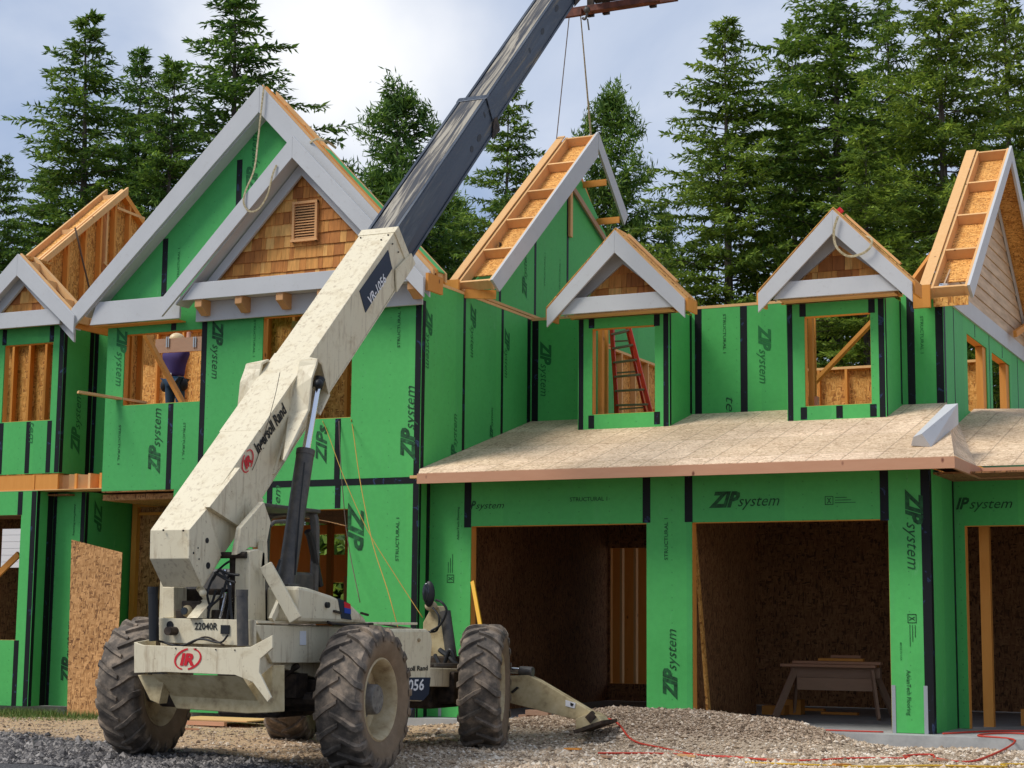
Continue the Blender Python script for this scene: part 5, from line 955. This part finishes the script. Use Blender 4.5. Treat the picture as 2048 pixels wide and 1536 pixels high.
# corner trim box lying on the lower roof
def onR(px, py, up_=0): r_ = ray(px, py); t = (3.2-.29*19.55-CAM[2]+up_)/(r_[2]-.29*r_[1]); return Vector(CAM+r_*t)
bl0, br0 = onR(1862, 894), onR(1917, 848); tr0 = br0+Vector((0, 0, .25)); tl0 = bl0+Vector((-.09, -.05, .15))
tl1, tr1 = tl0+Vector((-.11, .05, -.03)), tr0+Vector((-.16, .05, .0)); bl1, br1 = bl0+Vector((-.24, .06, .03)), br0+Vector((-.16, .06, .02))
tag(MB().poly([bl0, br0, tr0, tl0, bl1, br1, tr1, tl1], [(0, 1, 2, 3), (4, 7, 6, 5), (3, 2, 6, 7), (0, 3, 7, 4), (1, 5, 6, 2), (0, 4, 5, 1)]).build('trim_box', TRIM), 'grey trim box lying on the lower roof beside the right gable wall', 'trim piece')
# step ladder inside the dormer
LD = thing('step_ladder', 'red fibreglass step ladder seen through the dormer opening nearest the boom', 'ladder', (-9.6, 24, 3.2))
p0, p1 = Vector(onY(1308, 850, 23.9)), Vector(onY(1252, 630, 23.9)); q0, q1 = Vector(onY(1238, 860, 24.1)), Vector(onY(1224, 690, 24.1))
l0, l1 = Vector(onY(1236, 850, 23.9)), Vector(onY(1222, 640, 23.9))
for a, b in ((p0, p1), (l0, l1)): MB().bar(a, b, .03, .06, (1, 0, 0)).build('side_rail', RED, LD, bev=.004)
for i in range(9):
    t = .05+i*.135; a = l0.lerp(l1, t); b = p0.lerp(p1, t)
    if t < 1: MB().bar(a, b, .07, .025).build('step', ALU, LD)
e0, e1 = Vector(onY(1296, 845, 24.7)), Vector(onY(1250, 640, 24.0)); f0, f1 = Vector(onY(1232, 850, 24.7)), Vector(onY(1226, 640, 24.0))
for a, b in ((e0, e1), (f0, f1)): MB().bar(a, b, .025, .04, (1, 0, 0)).build('rear_rail', RED, LD)
for t in (.15, .5, .8): MB().bar(e0.lerp(e1, t), f0.lerp(f1, t), .03, .02).build('rear_brace', ALU, LD)
# sawhorse with lumber
SH = thing('sawhorse', 'weathered wooden sawhorse standing in the middle garage bay', 'sawhorse', (-6.4, 23.1, .15))
MB().box(-6.95, -5.75, 23.05, 23.15, .66, .80).box(-6.85, -5.85, 23.02, 23.05, .50, .66).build('beam', OLDW, SH, bev=.004)
for x, sx in ((-6.85, -1), (-5.88, 1)):
    for sy in (-1, 1): MB().bar((x+sx*.03, 23.1+sy*.06, .76), (x+sx*.20, 23.1+sy*.42, .15), .035, .10).build('leg', OLDW, SH, bev=.003)
for i, (x0, x1, y, z, dy) in enumerate(((-7.05, -5.78, 22.93, .80, .10), (-7.0, -5.8, 23.08, .80, .12), (-6.9, -5.72, 22.98, .84, .13), (-6.55, -5.95, 22.98, .88, .1), (-6.4, -6.0, 23.05, .92, .08), (-6.85, -5.9, 23.14, .84, .1))):
    lab = ['front lowest plank on the sawhorse, sticking out furthest left', 'rear plank lying directly on the sawhorse beam', 'wide plank in the second layer on the sawhorse', 'short plank in the third layer of the sawhorse pile', 'small offcut on top of the sawhorse lumber pile', 'rear plank in the second layer on the sawhorse'][i]
    tag(MB().box(x0, x1, y, y+dy, z+.002, z+.038).build('plank', FASC if i % 2 == 0 else LUM, bev=.002), lab, 'plank', 'planks stacked on the sawhorse')
for (x, y, sx, sy, sz, l) in ((-7.25, 23.35, .16, .1, .12, 'lumber offcut on the garage floor left of the sawhorse'), (-7.05, 23.55, .12, .1, .20, 'upright block behind the left legs of the sawhorse'), (-3.75, 22.6, .14, .1, .20, 'wood block beside the post in the right garage bay')):
    tag(MB().box(x-sx, x+sx, y-sy, y+sy, .152, .152+sz).build('wood_block', LUM, bev=.003), l, 'wood block')
tag(MB().box(-9.3, -8.7, 19.62, 19.74, .16, .24).box(-9.2, -8.9, 19.6, 19.72, .24, .30).build('scrap_lumber', OLDW), 'scrap lumber in a low pile behind the stabiliser arm', 'scrap wood')
for p, l in (((1615, 1420), 'board scrap on the garage floor under the sawhorse'), ((1680, 1428), 'thin board scrap on the floor right of the sawhorse legs')):
    q = onZ(*p, .16); tag(MB().box(q[0]-.25, q[0]+.25, q[1]-.05, q[1]+.05, .152, .185).build('wood_scrap', LUM), l, 'wood scrap')
# masonry ledge block on dormer sill
q = onY(1628, 803, 22.6); tag(MB().box(q[0]-.06, q[0]+.06, 22.55, 22.65, q[2]-.08, q[2]+.06).build('wood_block', FASC), 'wood block inside the right dormer opening at its lower left', 'wood block')
# cords
def cord(pts, r, m, label, cat='cord', name='cord'): return tag(MB().tube(spl(pts, 6), r, 6).build(name, m, smooth='all'), label, cat)
cord([onY(702, 838, YM-.01), onY(706, 860, YM-.06), onY(720, 960, 19.0), onY(745, 1085, 18.2), onY(775, 1180, 17.6), onY(796, 1256, 17.0)], .006, ROPE, 'ochre cord running from the right corner of the upper window to the handler')
cord([onY(645, 842, YM-.01), onY(655, 865, YM-.06), onY(690, 960, 19.2), onY(735, 1060, 18.8), onY(790, 1150, 18.5), onY(845, 1235, 18.2)], .005, ROPE, 'thin cord slanting from the left of the upper window to the stabiliser')
cord([onY(678, 842, YM-.01), onY(680, 900, 19.7), onY(687, 1000, 19.7), onY(697, 1090, 19.7), onY(720, 1205, 19.4)], .006, STRAPD, 'thin dark cord hanging straight down beside the lower window')
cord([onY(545, 1026, 19.9), onY(640, 1040, 19.9), onY(693, 1052, 19.9)], .006, PALE, 'pale string strung across the lower window behind the lift cylinder')
def gc(px, py): p = onZ(px, py, .1); z = gz(p[0], p[1])+.012; p = onZ(px, py, z); return (p[0], p[1], gz(p[0], p[1])+.014)
def gp(x, y): return (x, y, gz(x, y)+.016)
cord([gp(-8.1, 18.9), gp(-7.7, 18.75), gp(-7.3, 18.3), gp(-6.9, 18.05), gp(-6.3, 17.6), gp(-5.9, 17.55), gp(-5.3, 17.2)], .011, CORD, 'red extension cord trailing over the gravel mound from the stabiliser foot')
cord([gp(-7.2, 17.1), gp(-6.6, 17.35), gp(-6.0, 17.5), gp(-5.2, 17.45), gp(-4.7, 17.7), gp(-4.2, 17.9), gp(-4.35, 18.35), gp(-4.1, 18.5), gp(-3.95, 18.1), gp(-3.6, 18.2), (-3.45, 19.6, .14), (-3.9, 19.9, .165), (-3.7, 20.6, .165), (-3.2, 20.3, .165)], .011, CORD, 'red extension cord running along the gravel and up onto the slab')
cord([gp(-5.6, 16.9), gp(-5.0, 16.75), gp(-4.4, 16.95), gp(-3.8, 17.2), gp(-3.2, 17.5), gp(-3.3, 18.0), gp(-2.9, 18.2)], .011, CORDY, 'orange yellow cord on the gravel in the lower right corner')
cord([(-4.3, 20.0, .166), (-3.9, 20.9, .166), (-3.3, 21.2, .166), (-2.9, 20.8, .166)], .011, CORD, 'red cord lying on the slab in the right garage bay')
cord([(-7.0, 19.95, .166), (-6.3, 19.98, .166), (-5.5, 19.92, .166), (-4.95, 19.95, .166)], .010, CORD, 'red cord lying along the slab edge of the middle bay')
# ---------------------------------------------------------------- worker
def skin(name, verts, edges, radii, m, parent=None, sub=2):
    me = bpy.data.meshes.new(name); me.from_pydata([tuple(v) for v in verts], edges, []); me.materials.append(m)
    o = bpy.data.objects.new(name, me); COL.objects.link(o)
    sk = o.modifiers.new('skin', 'SKIN'); sk.use_smooth_shade = True
    for i, r_ in enumerate(radii): me.skin_vertices[0].data[i].radius = (r_, r_) if not isinstance(r_, tuple) else r_
    me.skin_vertices[0].data[0].use_root = True
    ss = o.modifiers.new('sub', 'SUBSURF'); ss.levels = sub; ss.render_levels = sub
    if parent: adopt(o, parent)
    return o
YP = 24.6
def pp(px, py, dy=0): return np.array(onY(px, py, YP+dy))
hp_ = pp(350, 760); hz0 = hp_[2]; sc = .93
PW = thing('person', 'worker in purple shirt and cream hard hat seen from behind in the upper left window', 'person', (hp_[0], YP, hz0-.92*sc))
def b_(x, y, z): return (hp_[0]+x*sc, YP+y*sc, hz0+z*sc)
V = [b_(0, 0, 0), b_(0, 0, .14), b_(0, .01, .32), b_(0, 0, .46), b_(0, .02, .54), b_(0, .03, .66),
     b_(-.17, 0, .44), b_(-.25, .06, .22), b_(-.22, .20, .02), b_(-.20, .26, -.03),
     b_(.17, 0, .44), b_(.24, .05, .66), b_(.20, .10, .86), b_(.20, .11, .93),
     b_(-.10, 0, -.06), b_(-.11, .02, -.46), b_(-.12, 0, -.86), b_(-.12, .14, -.9), b_(.10, 0, -.06), b_(.12, .02, -.46), b_(.13, 0, -.86), b_(.13, .14, -.9)]
E_ = [(0, 1), (1, 2), (2, 3), (3, 4), (4, 5), (3, 6), (6, 7), (7, 8), (8, 9), (3, 10), (10, 11), (11, 12), (12, 13), (0, 14), (14, 15), (15, 16), (16, 17), (0, 18), (18, 19), (19, 20), (20, 21)]
Rr = [(.15, .11), (.14, .10), (.17, .12), (.12, .09), .055, .10, .065, .05, .04, .035, .065, .05, .04, .035, .085, .065, .045, .04, .085, .065, .045, .04]
skin('body', V, E_, Rr, SKIN, PW)
V = [b_(0, 0, .02), b_(0, 0, .14), b_(0, .01, .32), b_(0, 0, .47), b_(-.18, 0, .44), b_(-.235, .04, .30), b_(.18, 0, .44), b_(.235, .03, .58)]
skin('shirt', V, [(0, 1), (1, 2), (2, 3), (3, 4), (4, 5), (3, 6), (6, 7)], [(.19, .15), (.185, .15), (.215, .165), (.15, .13), .105, .085, .105, .085], SHIRT, PW)
V = [b_(0, 0, .03), b_(-.10, 0, -.06), b_(-.11, .02, -.46), b_(-.12, 0, -.84), b_(.10, 0, -.06), b_(.12, .02, -.46), b_(.13, 0, -.84)]
skin('jeans', V, [(0, 1), (1, 2), (2, 3), (0, 4), (4, 5), (5, 6)], [(.165, .125), .105, .08, .06, .105, .08, .06], JEANS, PW)
MB().lathe_x([(-.03, .19), (.03, .19)], (0, 0, 0), 20)
bl_ = MB()
for i in range(24):
    a0, a1 = 2*PI*i/24, 2*PI*(i+1)/24; f = lambda a, z: b_(.185*math.cos(a), .145*math.sin(a), z); bl_.poly([f(a0, -.02), f(a1, -.02), f(a1, .05), f(a0, .05)], [(0, 1, 2, 3)])
bl_.build('belt', BLUE, PW, fixn=False)
for sg in (-1, 1): MB().ball(b_(sg*.21, -.02, -.10), (.08, .07, .11), 12, 9).build('tool_pouch', TOOLB, PW, smooth='all')
MB().box(*[k for pr in zip(b_(-.05, -.160, .07), b_(.03, -.150, .11)) for k in pr]).build('belt_tag', LWHT, PW)
MB().ball(b_(0, .03, .70), (.105, .13, .12), 16, 12).build('head', SKIN, PW, smooth='all')
MB().ball(b_(0, .02, .76), (.125, .155, .11), 18, 12).tube([b_(0, .02, .735), b_(0, .02, .75)], .165, 20, cap=True).build('hard_hat', HAT, PW, smooth=True)
for x, z in ((-.20, -.05), (.20, .95)):
    y = .28 if x < 0 else .12
    for k in range(5):
        a = (-.03+k*.015); MB().tube([b_(x+a, y, z), b_(x+a*1.2, y+.02, z-.04), b_(x+a*1.2, y+.04, z-.07+abs(k-2)*.008)], .008, 6).build('finger', SKIN, PW, smooth=True)
bd = MB().bar(pp(312, 693, -.35), pp(425, 686, -.35), .04, .24).build('header_board', OLDW); tag(bd, 'weathered brown board held across the upper left window in front of the worker', 'board')
for px in (334, 388): a = pp(px, 676, -.38); MB().box(a[0]-.012, a[0]+.012, a[1]-.01, a[1], a[2]-.16, a[2]+.02).box(a[0]+.03, a[0]+.05, a[1]-.01, a[1], a[2]-.16, a[2]+.02).build('metal_clip', SILV, bd)
pf = hz0-.93*sc
tag(MB().box(hp_[0]-.8, hp_[0]+.8, YP-.3, YP+.4, pf-.05, pf-.01).box(hp_[0]-.75, hp_[0]-.65, YP-.25, YP+.35, 3.18, pf-.05).box(hp_[0]+.65, hp_[0]+.75, YP-.25, YP+.35, 3.18, pf-.05).build('work_platform', LUM), 'timber work platform under the worker inside the upper floor', 'platform')
# ---------------------------------------------------------------- trees
def tree_meshes(seed, h, rad, droop, gap, leafm, kind='fir'):
    rr = np.random.default_rng(seed); V = []; Fs = []
    tv = MB(); pts = []; 
    for i in range(10): t = i/9; pts.append((math.sin(t*5+seed)*.12*t, math.cos(t*4+seed)*.12*t, h*.975*t))
    tv.tube(pts, [max(.02, .017*h*(1-t*.97)) for t in np.linspace(0, 1, 10)], 8)
    def leaf(c, d, up_, ln, wd):
        s = np.cross(d, up_); s /= (np.linalg.norm(s)+1e-6); o = len(V)
        V.extend([c-s*wd*.25, c+d*ln*.35-s*wd, c+d*ln, c+d*ln*.35+s*wd, c+s*wd*.25]); Fs.append((o, o+1, o+2, o+3, o+4))
    z = h*(.10 if kind == 'fir' else .30); ph = 0
    while z < h*.995:
        t = z/h; prof = min(1, ((1-t)/.30)**.95)*.78+.22*(1-t) if kind == 'fir' else min(1, (1-t)*3.0)**.7*(.55+.6*(1-t))*(1 if t > .45 else .75)
        L0 = rad*prof+.16; nb = 9 if kind == 'fir' else 6
        tier = .5+.9*rr.random()
        for b in range(nb):
            az_ = ph+b*2*PI/nb+rr.uniform(-.35, .35); Lb = L0*(rr.uniform(.35, 1.15)*(.72+.42*(tier-.5)) if kind == 'fir' else rr.uniform(.4, 1.1))
            if rr.random() < gap*.6: continue
            el0 = (.5*t-.12 if kind == 'fir' else .55*t+.05)+rr.uniform(-.08, .08); n = max(4, int(Lb/.15)); c = np.array([0, 0, z+rr.uniform(-.15, .15)])
            dv = np.array([math.cos(az_), math.sin(az_), 0]); prev = c
            for k in range(n):
                s = (k+1)/n; el_ = el0-droop*s+ (droop*1.1)*max(0, s-.65)
                st = Lb/n; cur = prev+np.array([dv[0]*math.cos(el_), dv[1]*math.cos(el_), math.sin(el_)])*st
                if k % 2 == 0: tv_ = 1
                if s > .12:
                    wl = (.24+.42*Lb*.42*(1-s)**.8*(1 if s > .25 else .5))*rr.uniform(.7, 1.2)
                    for sg in (-1, 1):
                        a2 = az_+sg*rr.uniform(.6, 1.15); tw = np.array([math.cos(a2), math.sin(a2), rr.uniform(-.34, .06)]); tw /= np.linalg.norm(tw); m = max(2, int(wl/.05))
                        for q in range(m):
                            pc = cur+tw*wl*q/m; dd = tw+rr.normal(0, .35, 3); dd /= np.linalg.norm(dd); leaf(pc, dd, np.array([rr.normal(0, .5), rr.normal(0, .5), 1.]), rr.uniform(.13, .26), rr.uniform(.022, .044))
                    dd = np.array([dv[0], dv[1], rr.uniform(-.3, .5)])+rr.normal(0, .3, 3); dd /= np.linalg.norm(dd); leaf(cur, dd, np.array([rr.normal(0, .6), rr.normal(0, .6), 1.]), rr.uniform(.2, .36), rr.uniform(.045, .08))
                prev = cur
            if kind == 'pine':
                for q in range(70):
                    dd = rr.normal(0, 1, 3)+np.array([0, 0, .7]); dd /= np.linalg.norm(dd); leaf(prev+rr.normal(0, .13, 3)+np.array([0, 0, .05]), dd, rr.normal(0, 1, 3), .20, .020)
            if rr.random() < .7: tv.tube([c, (c+prev)/2+np.array([0, 0, .06]), prev], [.03*(1-t)+.012, .018, .006], 4, cap=False)
        z += h*.0195*rr.uniform(.6, 1.4); ph += rr.uniform(.3, .9)
    me = bpy.data.meshes.new('crown'); me.from_pydata([tuple(v) for v in V], [], Fs); me.materials.append(leafm)
    return tv, me
VAR = [tree_meshes(11, 20, 3.6, .35, .16, LEAF), tree_meshes(12, 20, 3.0, .30, .10, LEAF), tree_meshes(13, 20, 3.9, .28, .05, LEAF2), tree_meshes(14, 14, 3.0, .2, .12, LEAF, 'pine'), tree_meshes(15, 20, 3.4, .4, .08, LEAF2)]
TM = []
for tv, me in VAR:
    m_ = bpy.data.meshes.new('trunk'); m_.from_pydata(tv.v, [], tv.f); m_.materials.append(BARK); m_.shade_smooth(); TM.append((m_, me))
TG = 'conifers standing behind the house'
def tree(v, px, ptop, Y, wpx, label, rot=0, hh=None):
    top = onY(px, ptop, Y); hgt = 20 if v != 3 else 14; s = top[2]/hgt
    p1, p2 = onY(px-wpx/2, 800, Y), onY(px+wpx/2, 800, Y); rad0 = {0: 3.6, 1: 3.0, 2: 3.9, 3: 2.6, 4: 3.4}[v]; sx = abs(p2[0]-p1[0])/2*(1.32 if v != 3 else 1.9)/rad0
    t = thing('conifer_tree', label, 'tree', (top[0], Y, 0), TG); t.scale = (sx, sx, s); t.rotation_euler = (0, 0, rot)
    for nm, me in (('trunk', TM[v][0]), ('crown', TM[v][1])):
        o = bpy.data.objects.new(nm, me); COL.objects.link(o); o.parent = t
for i, a in enumerate([
    (0, 178, 22, 50, 290, 'tall fir at the upper left, behind the open stud gable'),
    (1, 283, 76, 54, 170, 'slim fir right of the tall upper left fir'),
    (1, 345, 98, 50, 190, 'fir just left of the wide tree behind the large gable'),
    (0, 478, -30, 55, 360, 'wide tall fir behind the peak of the large left gable'),
    (1, 8, 295, 46, 140, 'short fir cut by the left edge of the picture'),
    (3, 800, 182, 50, 190, 'dense round pine left of the boom'),
    (0, 1018, 160, 48, 230, 'drooping fir directly behind the boom and the hanging gable'),
    (3, 1222, 184, 56, 150, 'thin open pine right of the slings'),
    (2, 1452, 24, 50, 330, 'broad light green fir between the two dormers'),
    (2, 1660, -120, 52, 400, 'tall fir behind the right dormer'),
    (4, 1770, -60, 58, 260, 'fir between the two tallest right hand trees'),
    (2, 1880, -160, 50, 380, 'very tall fir behind the open ladder rake on the right'),
    (4, 2010, -90, 54, 280, 'tall fir behind the right gable peak'),
    (1, 1585, 30, 66, 200, 'darker fir set back between the broad fir and the right dormer tree'),
    (0, 2110, -60, 60, 300, 'fir at the far right edge of the picture'),
    (3, 900, 395, 60, 170, 'low pine showing between the boom and the hanging gable'),
    (1, 100, 330, 60, 200, 'low fir behind the small left gable'),
    (4, 1330, 420, 62, 180, 'low fir to the left of the broad light green fir'),
    (1, 430, 300, 66, 260, 'low fir behind the large green gable'),
    (4, 1730, 250, 46, 300, 'nearer fir filling the right dormer opening'),
    (1, 700, 1000, 44, 300, 'young fir seen through the lower rear windows'),
    (4, 620, 950, 46, 300, 'bushy young fir seen through the lower main opening'),
    (4, 1240, 1000, 42, 200, 'young fir behind the garage rear door'),
    (1, -60, 500, 48, 260, 'fir standing just outside the left edge'),
]): tree(*a[:5], a[5], rot=i*1.7)

V = []; Fs = []; rr = np.random.default_rng(4)
for i in range(26000):
    x = rr.uniform(-52, 2); y = rr.uniform(40, 46); top = 3.2+1.6*math.sin(x*.7)+1.2*math.sin(x*1.9+2); z = top*rr.random()**.7
    d = rr.normal(0, 1, 3); d /= np.linalg.norm(d); u_ = np.cross(d, rr.normal(0, 1, 3)); u_ /= np.linalg.norm(u_); c = np.array([x, y, z+.1]); o_ = len(V); l_ = rr.uniform(.25, .5)
    V.extend([c, c+d*l_*.5+u_*l_*.22, c+d*l_, c+d*l_*.5-u_*l_*.22]); Fs.append((o_, o_+1, o_+2, o_+3))
me = bpy.data.meshes.new('undergrowth'); me.from_pydata([tuple(v) for v in V], [], Fs); me.materials.append(LEAF); o = bpy.data.objects.new('undergrowth', me); COL.objects.link(o)
tag(o, 'dark green undergrowth along the foot of the trees behind the house', 'undergrowth', kind='stuff')

# extra clutter on the handler: welds, fittings and hose runs round the boom foot
for i, (pts, r_, x) in enumerate((
    (((500, 1120), (470, 1135), (452, 1165), (448, 1200), (462, 1236)), .012, -9.45), (((505, 1128), (480, 1150), (468, 1190), (472, 1236)), .010, -9.42),
    (((490, 1112), (455, 1125), (430, 1150), (415, 1185), (420, 1215)), .011, -9.5), (((560, 1120), (548, 1160), (540, 1200), (536, 1240)), .013, -9.3),
    (((575, 1180), (560, 1195), (552, 1215), (556, 1238)), .012, -9.15), (((585, 1185), (572, 1205), (566, 1236)), .010, -9.12))):
    MB().tube(spl([onX(a, b, x) for a, b in pts], 6), r_, 7).build('hydraulic_hose', BLACK, T, smooth=True)
for x, y in ((450, 1150), (462, 1172), (444, 1196), (468, 1205), (548, 1168)): p = onX(x, y, -9.44); MB().tube([p, p+np.array([.0, .0, .05])], .018, 6).build('hose_fitting', CHROME, T)
for px in (352, 392, 432, 470): p = onY(px, 1292+(px-352)*.03, 13.2); MB().ball((p[0], 13.197, p[2]-.02), .007).build('bolt', DARK, bu)
MB().box(-9.9, -9.45, 13.5, 13.9, 1.32, 1.42).box(-9.8, -9.6, 13.45, 13.6, 1.42, 1.50).build('swivel_block', DARK, T, bev=.01)
MB().bar((-9.499, *bp(.9, -.49)), (-9.499, *bp(4.6, -.49)), .008, .02, (1, 0, 0)).build('weld_seam', PAINT, boom)
MB().prism(YZ(-8.975, [(600, 1262), (612, 1262), (612, 1290), (600, 1290)]), 0, -8.979, -8.973).build('warning_label', LWHT, T)
for x, y, l, a, m, lab in ((-5.3, 17.3, .16, .3, FASC, 'reddish wood offcut on the gravel nearest the bend of the red cord'), (-4.6, 16.9, .12, 1.2, LUM, 'orange wood offcut on the gravel close to the lower right corner'), (-6.9, 16.6, .14, 2.2, OLDW, 'grey brown wood scrap at the foot of the gravel mound'),
    (-3.9, 17.9, .10, .8, FASC, 'small wood chip beside the cords in front of the right bay'), (-7.7, 17.6, .11, 2.8, LUM, 'wood chip on the gravel right of the far right wheel'), (-6.2, 17.0, .09, .1, PALE, 'pale wood chip in the middle of the gravel'), (-12.9, 17.9, .15, .5, FASC, 'wood scrap on the bare dirt behind the left rear wheel')):
    tag(MB().bar((x-l*math.cos(a), y-l*math.sin(a), gz(x, y)+.03), (x+l*math.cos(a), y+l*math.sin(a), gz(x, y)+.02), .05, .02).build('wood_scrap', m), lab, 'wood scrap')
